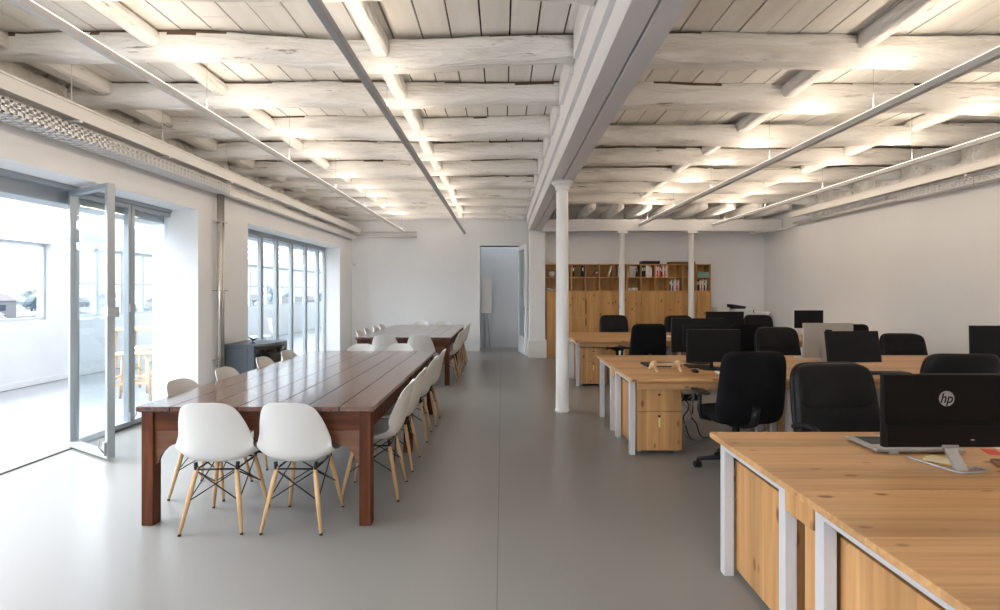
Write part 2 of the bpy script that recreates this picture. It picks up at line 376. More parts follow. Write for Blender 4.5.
# short round blocking pieces between the joists
def block(x, y0, y1, zc, r, seed, sq=1.0, rx=None):
    mb = MB(); n = 8; rings = []
    for i in range(n + 1):
        y = y0 + (y1 - y0) * i / n; row = []
        for j in range(14):
            a = 2 * PI * j / 14; c, s_ = math.cos(a), math.sin(a); q = 1 + .08 * noise.noise(Vector((y * 2, c + seed, s_)))
            row.append(Vector((x + (rx or r) * q * math.copysign(abs(c) ** sq, c) + .015 * noise.noise(Vector((y, seed, 0))), y, zc + r * q * math.copysign(abs(s_) ** sq, s_))))
        row.append(row[0].copy()); rings.append(row)
    mb.grid(rings); bmesh.ops.remove_doubles(mb.bm, verts=mb.bm.verts, dist=1e-5)
    bmesh.ops.holes_fill(mb.bm, edges=[e for e in mb.bm.edges if e.is_boundary], sides=40); return mb
sd = 0
for X, J, nm in ((-2.62, LJ, 'left line'), (-.95, LJ, 'line nearer the main beam'), (2.74, RJ, 'inner line over the desks'), (4.72, RJ, 'outer line over the desks')):
    for k in range(len(J) - 1):
        sd += 1; xx = X + random.uniform(-.04, .04)
        sq = 1.0 if X == -2.62 else .6
        struct('ceiling_block', block(xx, J[k] + .07, J[k + 1] - .07, (3.35 if X == -.95 else 3.395) + random.uniform(-.012, .012), .068, sd * 2.3, sq), 'log_y', f'short white blocking timber between joists, {nm}, {ordn[k]}')
for k in range(len(LJ) - 1):
    sd += 1; struct('ceiling_block', block(-3.78 + random.uniform(-.05, .05), LJ[k] + .08, LJ[k + 1] - .08, 3.40, .075, sd * 2.3, .5, .10), 'log_y', f'squared timber along the left wall plate, {ordn[k]}')
# short rafters over the far cross beam (right room)
for k in range(9):
    sd += 1; x = 1.25 + k * .56; struct('ceiling_block', block(x, 10.02, 11.66, 3.10 + .07 + .05, .085, sd * 1.9, .45, .08), 'log_y', f'short rafter resting on the far cross beam, {ordn[k]} from the main beam')

# main beam
mb = MB(); mb.box(.61, .742, YN, 11.6, 2.87, 3.36, .004); mb.box(.757, .89, YN, 11.6, 2.87, 3.36, .004); mb.box(.74, .76, YN, 11.6, 2.90, 3.3)
mb.box(.572, .612, YN, 11.6, 3.05, 3.34, .003); mb.box(.60, .90, YN, 11.6, 3.36, 3.5)
for i, y in enumerate(LJ[:-1]): mb.box(.535, .60, y + .125, LJ[i + 1] - .125, 3.24, 3.50, .003)
struct('main_beam', mb, 'beam_paint', 'wide white main beam running the length of the room')
mb = MB(); mb.box(.9, 6.1, 10.88, 11.08, 2.81, 3.06, .006); struct('cross_beam', mb, 'beam_paint', 'white cross beam above the two thin columns')

# columns
def column(x, y, r, ztop, cap, label):
    mb = MB(); n = 32
    zc = ztop
    if cap:
        prof = [(r * 1.18, 0), (r * 1.18, .03), (r * 1.06, .035), (r * 1.03, .3), (r * .98, 1.5), (r * .93, zc - .15), (r * .93, zc - .125), (r * 1.12, zc - .118), (r * 1.12, zc - .10), (r * 1.05, zc - .095),
                (r * 1.25, zc - .07), (r * 1.55, zc - .045), (r * 1.68, zc - .04), (r * 1.70, zc - .022), (r * 1.62, zc - .02), (r * 1.62, zc)]
        mb.lathe(prof, (x, y, 0), n)
    else:
        mb.lathe([(r * 1.15, 0), (r * 1.15, .04), (r, .05), (r, zc - .05)], (x, y, 0), n); mb.box(x - r * 1.7, x + r * 1.7, y - .09, y + .09, zc - .05, zc, .004)
    return struct('column', mb, 'white_metal', label)
column(.75, 6.22, .079, 2.87, True, 'round white iron column with a flared capital under the main beam')
column(2.63, 10.97, .062, 2.81, False, 'thin round white column in front of the bookcase, the one nearer the doorway')
column(4.15, 10.97, .062, 2.81, False, 'thin round white column in front of the bookcase, the one farther from the doorway')
mb = MB(); mb.box(.62, .97, 11.22, 11.6, 0, 2.87, .006); mb.box(.59, 1.0, 11.18, 11.62, 0, .40, .008)
struct('pillar', mb, 'wall', 'square white pillar with a plinth carrying the end of the main beam')

# door frame, leaf
mb = MB()
mb.box(DX0 - .09, DX0, YB - .02, YB + .32, 0, DT - .001, .004); mb.box(DX1, DX1 + .07, YB - .02, YB + .32, 0, DT - .001, .004); mb.box(DX0 - .09, DX1 + .07, YB - .02, YB + .32, DT, DT + .09, .004)
struct('trim_1', mb, 'white_metal', 'white trim around the doorway')
ld = bpy.data.objects.new('door_1', None); COL.objects.link(ld); ld.location = (DX1 - .005, YB - .03, 0); ld.rotation_euler = (0, 0, -PI / 2 + math.radians(9)); ld['kind'] = 'structure'; ld['label'] = 'white glazed door leaf standing open beside the doorway'
mb = MB(); W = .92
mb.box(0, .11, -.022, .022, .01, 2.60, .003); mb.box(W - .11, W, -.022, .022, .01, 2.60, .003); mb.box(.11, W - .11, -.022, .022, .01, .42, .003); mb.box(.11, W - .11, -.022, .022, 2.48, 2.60, .003)
mb.build('door_frame', 'white_metal', ld)
mb = MB(); mb.box(.11, W - .11, -.004, .004, .42, 2.48); mb.build('glass_pane', 'glass', ld)
mb = MB(); mb.box(W - .08, W - .035, -.03, .03, .92, 1.14, .004); mb.tube([(W - .06, -.03, 1.08), (W - .06, -.075, 1.08), (W - .17, -.075, 1.08)], .009); mb.tube([(W - .06, .03, 1.08), (W - .06, .075, 1.08), (W - .17, .075, 1.08)], .009)
mb.build('door_handle', 'silver', ld)

# ------------------------------------------------------------------ glazing: folding glass doors
GX = -4.12
def panel(name, w, h, label, locx, locy, rz, lock=True, z0=.02, kind='structure'):
    """leaf of a folding glass door: local x along its width"""
    e = bpy.data.objects.new(name, None); COL.objects.link(e); e.location = (locx, locy, 0); e.rotation_euler = (0, 0, rz); e['label'] = label; e['kind'] = kind
    f = .042
    mb = MB()
    mb.box(0, f, -.03, .03, z0, h, .003); mb.box(w - f, w, -.03, .03, z0, h, .003); mb.box(f, w - f, -.03, .03, z0, z0 + .05, .003); mb.box(f, w - f, -.03, .03, h - .045, h, .003)
    mb.build('panel_frame', 'alu', e)
    mb = MB(); mb.box(f, w - f, -.004, .004, z0 + .05, h - .045); mb.build('glass_pane', 'glass', e)
    if lock:
        mb = MB(); mb.box(w - .035, w + .045, -.045, .045, 1.27, 1.36, .004); mb.build('lock', 'lockgrey', e)
        mb = MB(); mb.box(w - f, w - .008, -.05, -.03, .05, .17, .004); mb.tube([(w - .02, -.05, .08), (w - .01, -.09, .14), (w - .005, -.09, .2)], .006); mb.build('floor_bolt', 'silver', e)
    return e
H = 2.455
panel('door_2', .76, H, 'glass door leaf swung open into the room', GX, 4.79, math.radians(-29), True)
panel('door_3', .72, H, 'closed glass door leaf just beyond the open one', GX, 4.80, PI / 2, True)
panel('door_4', .70, H, 'closed glass door leaf next to the far end of the near opening', GX, 5.53, PI / 2, False)
for k, (a, b) in enumerate(((7.39, 7.93), (7.94, 8.52), (8.53, 9.11), (9.12, 9.76), (9.77, 10.45), (10.46, 11.15), (11.16, 11.57))):
    panel(f'window_{k+1}', b - a, H, f'tall glass panel of the far opening, {ordn[k]} from the camera', GX, a, PI / 2, k in (2, 4, 5))
mb = MB()
for a, b in (O1, O2):
    mb.box(GX - .045, GX + .045, a, b, H + .003, OT); mb.mi = 1; mb.box(GX - .03, GX + .03, a, b, 0, .012); mb.mi = 0
struct('trim_2', mb, ['alu', 'alu_dark'], 'top rails and floor tracks of the glass doors')
mb = MB(); mb.box(-4.45, -4.18, -.7, 6.3, 2.33, 2.5, .01); mb.box(-4.45, -4.18, 7.3, 11.7, 2.40, 2.5, .01)
struct('trim_3', mb, 'alu', 'grey blind boxes outside above the glass doors')

# ------------------------------------------------------------------ terrace
mb = MB(); mb.box(-8.0, -4.17, -4, 24, -.12, -.01); struct('floor_terrace', mb, 'terracefloor', 'pale terrace floor outside the glass doors')
mb = MB()
mb.box(-7.75, -7.5, -4, 24, -.1, 1.02); mb.box(-7.75, -7.5, 8.33, 8.78, 1.02, 2.28); mb.box(-7.75, -7.5, -4, 4.2, 1.02, 2.28); mb.box(-7.75, -7.5, 12.4, 12.9, 1.02, 2.28)
mb.box(-7.75, -7.5, -4, 24, 2.28, 2.42); mb.box(-7.5, -7.47, -4, 24, 0, .09)
mb.box(-7.75, -4.4, 23.8, 24, 0, 1.02)
struct('wall_terrace', mb, 'terracewall', 'white outer terrace wall with window openings to the city')
mb = MB(); mb.box(-4.72, -4.42, 6.75, 7.0, -.01, 2.54, .01); struct('pillar', mb, 'terracewall', 'white terrace pier just beyond the near glass doors')
mb = MB(); mb.box(-4.6, -4.45, -6, 26, 3.62, 9.5); mb.box(-4.6, 6.5, -3.6, -3.45, 3.75, 9.5); struct('wall_sky_blocker', mb, 'terracewall', 'unseen wall overhead, added to keep sky light off the terrace')  # unseen upper walls, added to block bright sky from the terrace
mb = MB(); mb.box(-7.75, -4.3, -4.1, -4, 0, 2.6); struct('wall_terrace_end_blocker', mb, 'terracewall')  # unseen end wall, added to cut sky light on the terrace
k = 0
for a, b, n in ((4.2, 8.33, 5), (8.78, 12.4, 6), (12.9, 23.8, 10)):
    k += 1; mb = MB(); st = (b - a) / n
    for i in range(n + 1): yy = a + .02 + (b - a - .04) * i / n; mb.box(-7.68, -7.6, yy - .03, yy + .03, 1.071, 2.229)
    mb.box(-7.66, -7.6, a, b, 1.02, 1.07); mb.box(-7.66, -7.6, a, b, 2.23, 2.28); mb.box(-7.65, -7.61, a, b, 1.62, 1.65) if k > 1 else None
    struct('window_%d' % (10 + k), mb, 'alu', f'white framed terrace window band, {ordn[k-1]} from the camera')
mb = MB()
for i in range(14): y = -3 + i * 2; mb.box(-7.7, -4.2, y - .03, y + .03, 2.62, 2.74)
for x in (-7.55, -6.7, -5.85, -5.0): mb.box(x - .025, x + .025, -4, 24, 2.55, 2.62)
for i in range(13): y = -3 + i * 2; mb.tube([(-7.5, y, 2.6), (-4.3, y + 2, 2.6)], .012, 6)
for i in range(14): y = -3 + i * 2; mb.box(-7.62, -7.56, y - .03, y + .03, 2.425, 2.64)
pg = mb.build('pergola', 'white_metal'); tag(pg, 'white metal pergola frame over the terrace outside', 'pergola')

def stool(label):
    t = thing('bar_stool', label, 'stool')
    mb = MB(); mb.superq((.50, .045, .36), (0, 0, .635), .5, .4, 32, 8, axis='xy'); mb.build('seat', 'palewood', t)
    for sx in (-1, 1):
        for sy in (-1, 1):
            mb = MB(); mb.tube([(sx * .18, sy * .11, .62), (sx * .235, sy * .155, -.01)], [.021, .017], 8); mb.build('leg', 'palewood', t)
    mb = MB()
    for sy in (-1, 1): mb.box(-.215, .215, sy * .135 - .011, sy * .135 + .011, .22, .25)
    for sx in (-1, 1): mb.box(sx * .205 - .011, sx * .205 + .011, -.13, .13, .30, .33)
    mb.build('stretcher', 'palewood', t); return t
st = stool('pale wooden stool on the terrace, the one closest to the glass'); st.location = (-5.1, 6.95, 0); st.rotation_euler.z = .3
s2 = copy_tree(st); s2.location = (-5.45, 7.6, 0); s2.rotation_euler.z = -.2; s2['label'] = 'pale wooden stool on the terrace, half hidden behind the first'
for s in (st, s2): s['group'] = 'terrace stools'
t = thing('high_table', 'pale wooden high table on the terrace behind the stools', 'table', (-5.75, 8.15, 0), .1)
mb = MB(); mb.box(-.42, .42, -.3, .3, .87, .91, .008); mb.build('table_top', 'palewood', t)
for sx in (-1, 1):
    for sy in (-1, 1):
        mb = MB(); mb.tube([(sx * .36, sy * .24, .87), (sx * .4, sy * .27, -.01)], [.024, .018], 8); mb.build('leg', 'palewood', t)
t = thing('terrace_chair', 'grey terrace chair seen through the far glass panels', 'chair', (-5.6, 11.6, 0), 2.2)
mb = MB(); mb.superq((.45, .03, .42), (0, 0, .45), .4, .4, 24, 8, axis='xy'); mb.build('seat', 'lockgrey', t)
mb = MB(); mb.superq((.45, .03, .34), (0, -.22, .70), .4, .4, 24, 8, tilt=-.15); mb.build('backrest', 'lockgrey', t)
for sx in (-1, 1):
    for sy in (-1, 1):
        mb = MB(); mb.tube([(sx * .19, sy * .18, .45), (sx * .21, sy * .21, -.01)], .012, 8); mb.build('leg', 'alu', t)

# far city below the terrace
mb = MB()
P = []
for i in range(40):
    row = []
    for j in range(50):
        x = -8.6 - (i / 39) ** 2 * 600; y = -250 + j * 24; hgt = -7.5 + max(0, (-x - 90)) * .022 + 5 * noise.noise(Vector((x * .012, y * .012, 0)))
        row.append(Vector((x, y, hgt)))
    P.append(row)
mb.grid(P); struct('ground', mb, 'cityground', 'hazy city land far beyond the terrace')
def ground_z(x, y): return -7.5 + max(0, (-x - 90)) * .022 + 5 * noise.noise(Vector((x * .012, y * .012, 0)))
spots = []
def free(x, y, r):
    if all((x - a) ** 2 + (y - b) ** 2 > (r + c) ** 2 for a, b, c in spots): spots.append((x, y, r)); return True
    return False
for i in range(85):
    ang = random.uniform(.40, 1.28); d = random.uniform(95, 330); x = -math.cos(ang * 1.0) * d * 1.0 - 12; y = math.sin(ang) * d
    w, dd, h = random.uniform(5, 12), random.uniform(5, 11), random.uniform(3, 6.5)
    if not free(x, y, max(w, dd) * .75): continue
    gz = ground_z(x, y) - 1
    e = thing('distant_building', 'pale hazy building in the city beyond the terrace windows', 'building', (x, y, gz), random.uniform(-.4, .4), 'far city buildings')
    mb = MB(); mb.box(-w / 2, w / 2, -dd / 2, dd / 2, 0, h); mb.build('wall', 'far' + random.choice('abc'), e)
    mb = MB(); mb.prism([(-w / 2 - .3, h), (w / 2 + .3, h), (0, h + 1.6)], lambda u, v, q: Vector((u, q, v)), -dd / 2 - .3, dd / 2 + .3); mb.build('roof', 'farroof', e)
    for a in range(2):
        for b in range(2):
            mb = MB(); mb.box(w / 2 - .1, w / 2 + .06, -dd * .3 + a * dd * .4, -dd * .3 + a * dd * .4 + 1.3, h * .25 + b * h * .35, h * .25 + b * h * .35 + 1.5); mb.build('window', 'farwin', e)
for i in range(90):
    ang = random.uniform(.5, 1.25); d = random.uniform(140, 320); x = -math.cos(ang) * d - 10; y = math.sin(ang) * d; gz = ground_z(x, y) - .5; r = random.uniform(2, 3.6)
    if not free(x, y, r * 1.3): continue
    e = thing('distant_tree', 'small hazy tree in the city beyond the terrace windows', 'tree', (x, y, gz), 0, 'far city trees')
    mb = MB(); mb._start(); bmesh.ops.create_icosphere(mb.bm, subdivisions=3, radius=r)
    for v in mb.bm.verts: v.co *= 1 + .35 * noise.noise(v.co * .7 + Vector((i, 0, 0))); v.co.z += r + 1.6
    mb.build('crown', 'farleaf', e); mb = MB(); mb.tube([(0, 0, 0), (0, 0, r + 1)], .3, 6); mb.build('trunk', 'farbark', e)

# ------------------------------------------------------------------ trays, trunking, pipes
def trunk(x0, x1, y0, y1, z0, z1, label, side):
    mb = MB(); mb.box(x0, x1, y0, y1, z0, z1, .004)
    ex = x1 if side < 0 else x0
    mb.box(min(ex, ex + side * -.012), max(ex, ex + side * -.012), y0, y1, z0 - .012, z0 + .004); mb.box(min(ex, ex + side * -.012), max(ex, ex + side * -.012), y0, y1, z1 - .004, z1 + .012)
    o = mb.build('trunking', 'galv'); tag(o, label, 'cable trunking'); return o
def tray(x0, x1, y0, y1, z0, z1, label, side):
    """U tray whose room-side edge and bottom are pierced by slots"""
    t = thing('cable_tray', label, 'cable tray')
    mb = MB(); xi = x1 if side < 0 else x0; n = int((y1 - y0) / .06)
    th = .004
    for zz in (z0, z0 + (z1 - z0) * .46, z1 - .014): mb.box(xi - th / 2, xi + th / 2, y0, y1, zz, zz + .014)
    w = x1 - x0
    for k in (0, .46, .93): mb.box(x0 + w * k - .004, x0 + w * k + .012, y0, y1, z0 - th / 2, z0 + th / 2)
    for i in range(n + 1):
        y = y0 + i * (y1 - y0) / n; mb.box(xi - th / 2, xi + th / 2, y - .012, y + .012, z0, z1); mb.box(x0, x1, y - .014, y + .014, z0 - th / 2, z0 + th / 2)
    mb.build('side_rail', 'white_metal', t)
    mb = MB(); mb.box(x0 + .01, x1 - .01, y0, y1, z0 + .02, z0 + .045); mb.build('cable_bundle', 'galv', t)
    return t
trunk(-3.60, -3.46, YN + .1, 12.25, 2.91, 3.01, 'long white steel trunking under the joists along the left wall', -1)
tray(-3.70, -3.50, .5, 6.45, 2.755, 2.86, 'perforated white cable tray above the near glass doors', -1)
trunk(-3.70, -3.58, 6.45, 12.3, 2.77, 2.85, 'slim white duct above the far glass panels', -1)
trunk(5.58, 5.74, YN + .1, 9.7, 2.93, 3.02, 'long white steel trunking under the joists along the right wall', 1)
tray(5.70, 5.86, 1.0, 7.2, 2.80, 2.89, 'perforated white cable tray above the right wall', 1)
mb = MB(); mb.tube([(5.78, 7.2, 2.84), (5.78, 9.9, 2.84)], .03, 10); mb.tube([(5.9, 9.95, 2.84), (5.86, 10.3, 2.78), (5.35, 10.8, 2.74)], .02, 8)
tag(mb.build('conduit', 'galv'), 'white pipe continuing past the far end of the right wall', 'pipe')
mb = MB(); mb.tube([(-3.62, 12.2, 2.96), (-3.5, 12.42, 2.96), (-2.12, 12.42, 2.96)], .022, 8); tag(mb.build('conduit', 'galv'), 'upper pipe crossing the back wall near the left corner', 'pipe')
mb = MB(); mb.tube([(-3.62, 12.25, 2.85), (-3.5, 12.42, 2.85), (-2.12, 12.42, 2.85)], .03, 8); tag(mb.build('conduit', 'galv'), 'lower pipe crossing the back wall near the left corner', 'pipe')
mb = MB(); mb.tube([(-3.67, 6.5, 0), (-3.67, 6.5, 2.80)], .032, 12); mb.tube([(-3.70, 6.63, .0), (-3.70, 6.63, 2.78)], .018, 10)
for z in (.6, 1.5, 2.4): mb.box(-3.75, -3.65, 6.46, 6.66, z, z + .012)
tag(mb.build('wall_pipe', 'pipe_metal'), 'shiny vertical pipe pair on the left wall between the two openings', 'pipe')
mb = MB(); mb.tube([(-3.95, 9.3, 3.07), (-3.8, 9.9, 3.10), (-3.75, 10.5, 3.06), (-3.7, 11.2, 3.04), (-3.62, 11.6, 3.03)], .028, 8); tag(mb.build('black_cable', 'plastic'), 'thick black cable lying above the trunking near the back wall', 'cable')
k = 0
for sx, ys in ((-3.53, (1.5, 3.0, 4.1, 5.2, 6.4, 7.6, 9.2, 10.8)), (5.66, (1.5, 3.1, 4.7, 6.0, 7.6, 9.2))):
    for q, y in enumerate(ys):
        mb = MB(); mb.tube([(sx, y, 2.76), (sx, y, 3.46)], .0035, 6); mb.box(sx - .1, sx + .08, y - .015, y + .015, 2.88, 2.90)
        tag(mb.build('hanger_rod', 'galv'), f'thin threaded rod holding the trays on the {"left" if sx < 0 else "right"} wall, {ordn[q]} from the camera', 'rod', 'tray hanger rods')

# ------------------------------------------------------------------ light rails
def rail(x, y0, y1, z, w, h, label, m, power, lit_side):
    t = thing('light_rail', label, 'light')
    mb = MB(); mb.box(x - w / 2, x + w / 2, y0, y1, z, z + h, .003); mb.box(x - w / 2 - .004, x + w / 2 + .004, y0, y0 + .03, z - .003, z + h + .003); mb.box(x - w / 2 - .004, x + w / 2 + .004, y1 - .03, y1, z - .003, z + h + .003)
    mb.build('rail_body', m, t)
    mb = MB(); mb.box(x - w * .38, x + w * .38, y0 + .04, y1 - .04, z + h, z + h + .006); mb.build('light_strip', 'diffuser', t)
    y = y0 + .6; 
    while y < y1:
        mb = MB(); mb.tube([(x, y, z + h), (x, y, 3.46)], .0018, 6); mb.build('suspension_wire', 'silver', t); y += 1.55
    for sg in (-1, 1):        # wide twin-lobe uplight optic
        L = bpy.data.lights.new('strip_light', 'AREA'); L.shape = 'RECTANGLE'; L.size = w * .5; L.size_y = (y1 - y0) * .98; L.energy = power; L.color = (1, .84, .66)
        lo = bpy.data.objects.new('strip_light', L); COL.objects.link(lo); lo.location = (x + sg * w * .2, (y0 + y1) / 2, z + h + .03); lo.rotation_euler = (0, PI + sg * -lit_side, 0); lo.parent = t
    return t
rail(-2.36, YN + .4, 12.2, 2.90, .034, .045, 'slim suspended light rail nearest the left windows', 'railpaint', 26, .95)
rail(-.92, YN + .4, 12.3, 2.90, .045, .05, 'grey suspended light rail above the table side of the aisle', 'railgrey', 17, .95)
rail(2.97, YN + .4, 10.8, 2.90, .05, .05, 'suspended light rail above the desks closer to the main beam', 'railpaint', 27, .9)
rail(4.55, YN + .4, 10.8, 2.90, .036, .045, 'suspended light rail above the desks closer to the right wall', 'railpaint', 27, .9)

# ------------------------------------------------------------------ long dark tables
def long_table():
    t = thing('dining_table', 'x', 'table'); Wd, Ln = 1.505, 2.98     # origin: centre of near edge on floor
    mb = MB(); n = 7; pw = Wd / n
    for k in range(n):
        x0 = -Wd / 2 + k * pw
        mb.box(x0 + (.0025 if k else 0), x0 + pw - (.0025 if k < n - 1 else 0), 0, Ln, .735, .765, .0025)
    mb.mi = 1; mb.box(-Wd / 2 + .01, Wd / 2 - .01, .01, Ln - .01, .728, .752)
    mb.build('table_top', ['darkwood', 'table_gap'], t)
    xs = Wd / 2 - .02
    for sx in (-1, 1):
        for y in (.02, 1.46, Ln - .10):
            mb = MB(); w = .075
            x0, x1 = (-xs, -xs + w) if sx < 0 else (xs - w, xs)
            mb.box(x0, x1, y, y + .08, 0.0, .735, .005); mb.build('leg', 'darkwood_v', t)
    for sx in (-1, 1):
        mb = MB(); x0, x1 = (-xs + .02, -xs + .05) if sx < 0 else (xs - .05, xs - .02)
        mb.box(x0, x1, .10, Ln - .10, .60, .73, .003); mb.build('side_rail', 'darkwood_v', t)
    for y0 in (.035, Ln - .065):
        mb = MB(); mb.box(-xs + .075, xs - .075, y0, y0 + .03, .605, .73, .003); mb.build('end_rail', 'darkwood_x', t)
        for sx in (-1, 1):
            pts = [(0, .604), (.30, .604), (.27, .565), (.22, .535), (.16, .522), (.12, .515), (.08, .495), (.05, .465), (.03, .43), (.022, .40), (0, .385)]
            mb = MB(); mb.prism([(sx * (-(xs - .075) + u) if True else 0, v) for u, v in pts], lambda u, v, d: Vector((u, d, v)), y0 + .006, y0 + .026)
            mb.build('bracket', 'bracket', t)
    return t
TB = long_table()
TX = -1.57
place(TB, (TX, 3.17, 0), 0, 'long dark brown plank table nearest the camera')
t2 = place(TB, (TX, 7.92, 0), 0, 'long dark brown plank table at the far end near the back wall')
TB['group'] = t2['group'] = 'long dark wooden tables'

# ------------------------------------------------------------------ white shell chairs
def shell_chair():
    t = thing('shell_chair', 'x', 'chair')
    ctrl = [(.235, .412, .150, 0, 0), (.228, .432, .185, .0, 0), (.195, .446, .212, .010, 0), (.10, .438, .228, .030, 0), (-.02, .425, .236, .055, 0), (-.12, .428, .238, .075, .005),
            (-.185, .462, .236, .075, .03), (-.218, .53, .230, .035, .07), (-.238, .61, .218, .0, .085), (-.258, .70, .196, 0, .065), (-.275, .77, .168, 0, .045), (-.285, .805, .140, 0, .03), (-.291, .824, .100, 0, .015), (-.293, .831, .050, 0, .005)]
    rows = cat_rom(ctrl, 3); P = []
    for y, z, w, up, fw in rows:
        row = []
        for j in range(17):
            u = -1 + 2 * j / 16; uu = math.sin(u * PI / 2) if abs(u) < 1 else u
            row.append(Vector((uu * w, y + fw * abs(uu) ** 2.4, z + up * abs(uu) ** 3)))
        P.append(row)
    mb = MB(); mb.grid(P); o = mb.build('seat_shell', 'shell', t)
    md = o.modifiers.new('thick', 'SOLIDIFY'); md.thickness = .007; md.offset = 0
    top = [(sx * .105, sy) for sx in (-1, 1) for sy in (.10, -.13)]
    feet = {}
    for sx in (-1, 1):
        for sy, ty, fy in ((1, .12, .195), (-1, -.13, -.205)):
            a = Vector((sx * .12, ty, .395)); b = Vector((sx * .185, fy, .012)); feet[(sx, sy)] = (a, b)
            mb = MB(); mb.tube([a, a.lerp(b, .12), a.lerp(b, .45), b], [.0105, .0145, .0150, .0095], 10); mb.mi = 1; mb.tube([b, b + (b - a).normalized() * .012], .0098, 10)
            mb.build('leg', ['beech', 'blackmetal'], t)
    mb = MB()
    P_ = lambda k, f: feet[k][0].lerp(feet[k][1], f)
    ks = [(-1, -1), (1, -1), (1, 1), (-1, 1)]
    for i in range(4):
        a, b = ks[i], ks[(i + 1) % 4]
        mb.tube([P_(a, .06), P_(b, .52)], .0042, 6); mb.tube([P_(b, .06), P_(a, .52)], .0042, 6)
        mb.tube([P_(a, .05) + Vector((0, 0, .005)), P_(b, .05) + Vector((0, 0, .005))], .006, 6)
    for k in ks: mb.tube([P_(k, .05), (k[0] * .13, k[1] * .13, .425)], .012, 8); 
    mb.build('wire_brace', 'blackmetal', t)
    return t
SC = shell_chair()
def sc(x, y, rz, label): place(SC, (x, y, 0), rz, label, 'white shell chairs with wooden legs')
J = lambda a: random.uniform(-a, a)
for ty, tn in ((0, 'near'), (4.75, 'far')):
    if ty == 0:
        sc(-1.80, 3.275, math.radians(3), "white shell chair at the near table's camera end, window side")
        sc(-1.295, 3.28, math.radians(-1), "white shell chair at the near table's camera end, aisle side")
    else:
        sc(-1.81, 7.93, 0, "white shell chair at the far table's camera end, window side")
        sc(-1.27, 7.95, 0, "white shell chair at the far table's camera end, aisle side")
    sc(-1.78, 6.06 + ty, PI + J(.04), f'white shell chair at the far end of the {tn} table facing the camera, window side')
    sc(-1.29, 6.08 + ty, PI + J(.04), f'white shell chair at the far end of the {tn} table facing the camera, aisle side')
    for k, y in enumerate((3.74, 4.33, 5.13, 5.72)):
        sc(-.945 + J(.01), y + ty + (J(.05) if ty else 0), PI / 2 + J(.03), f'white shell chair on the aisle side of the {tn} table, {ordn[k]} from the camera')
    for k, y in enumerate((3.76, 4.37, 5.07, 5.62) if ty == 0 else (3.72, 4.20, 4.8, 5.3)):
        sc(-2.17 + J(.01), y + ty, -PI / 2 + J(.04), f'white shell chair on the window side of the {tn} table, {ordn[k]} from the camera')

# ------------------------------------------------------------------ desks
XU = [1.12, 2.72, 4.32]
def make_desk(x, ya, yb, fa, fb, ped, label, outer):
    """top from ya to yb, end frame legs from fa to fb, pedestal drawers; outer = -1 the outer edge is ya, +1 it is yb"""
    t = thing('desk', label, 'desk', (x, ya, 0), 0, 'pine desks'); d = yb - ya; L_ = 1.597
    mb = MB(); mb.box(0, L_, .0015, d - .0015, .712, .74, .003); mb.build('desk_top', 'pine', t)
    a, b = fa - ya, fb - ya
    for fx in (.05, L_ - .10):
        mb = MB()
        mb.box(fx, fx + .05, a, a + .05, 0.0, .708, .003); mb.box(fx, fx + .05, b - .05, b, 0.0, .708, .003); mb.box(fx, fx + .05, a + .05, b - .05, .66, .708, .003)
        mb.build('leg_frame', 'frame_white', t)
    mb = MB()
    if outer < 0: mb.box(.075, L_ - .06, a - .16, a - .135, .632, .711, .003)
    else: mb.box(.11, L_ - .11, a + .01, a + .03, .632, .711, .003)
    mb.build('apron', 'pine', t)
    if outer < 0:
        mb = MB(); mb.box(.045, .075, b + .004, b + .19, .60, .711, .002); mb.box(.115, .145, b + .03, b + .17, .0, .60, .002); mb.build('cable_post', 'pine_y', t)
    if ped:
        px0, px1 = .118, .53
        p0, p1 = a + .02, b - .04
        if outer > 0: p0, p1 = a + .04, b - .02
        c = thing('drawer_pedestal', label.replace('pine desk in', 'pine drawer unit in').replace('camera side', 'camera side desk').replace('side away from the camera', 'away side desk'), 'drawer unit', (x, ya, 0), 0, 'pine drawer units')
        mb = MB(); mb.box(px0, px1, p0 + (.018 if outer < 0 else 0), p1 - (.018 if outer > 0 else 0), .03, .60, .002); mb.build('body', 'pine_y', c)
        fy0, fy1 = (p0, p0 + .018) if outer < 0 else (p1 - .018, p1)
        ky = fy0 - .002 if outer < 0 else fy1 + .002
        for z0, z1 in ((.395, .598), (.035, .39)):
            mb = MB(); mb.box(px0, px1, fy0, fy1, z0, z1, .002); dr = mb.build('drawer', 'pine_v', c)
            mb = MB(); zc = z1 - .05 if z1 > .5 else z1 - .04; mb.tube([((px0 + px1) / 2, ky - .004, zc), ((px0 + px1) / 2, ky + .004, zc)], .011, 12); mb.build('keyhole', 'blackmetal', dr)
            if z1 < .5 and outer < 0:
                mb = MB(); mb.box((px0 + px1) / 2 - .009, (px0 + px1) / 2 + .009, ky - .006, ky - .002, zc - .10, zc - .012, .001); mb.build('key_tag', 'yellow', dr)
        for cx in (px0 + .04, px1 - .04):
            for cy in (p0 + .06, p1 - .06):
                mb = MB(); mb.tube([(cx - .012, cy, .022), (cx + .012, cy, .022)], .022, 12); mb.box(cx - .016, cx + .016, cy - .01, cy + .01, .02, .031); mb.build('caster', 'cable', c)
    return t
rows = (('near', 0), ('middle', 3.31), ('far', 6.62))
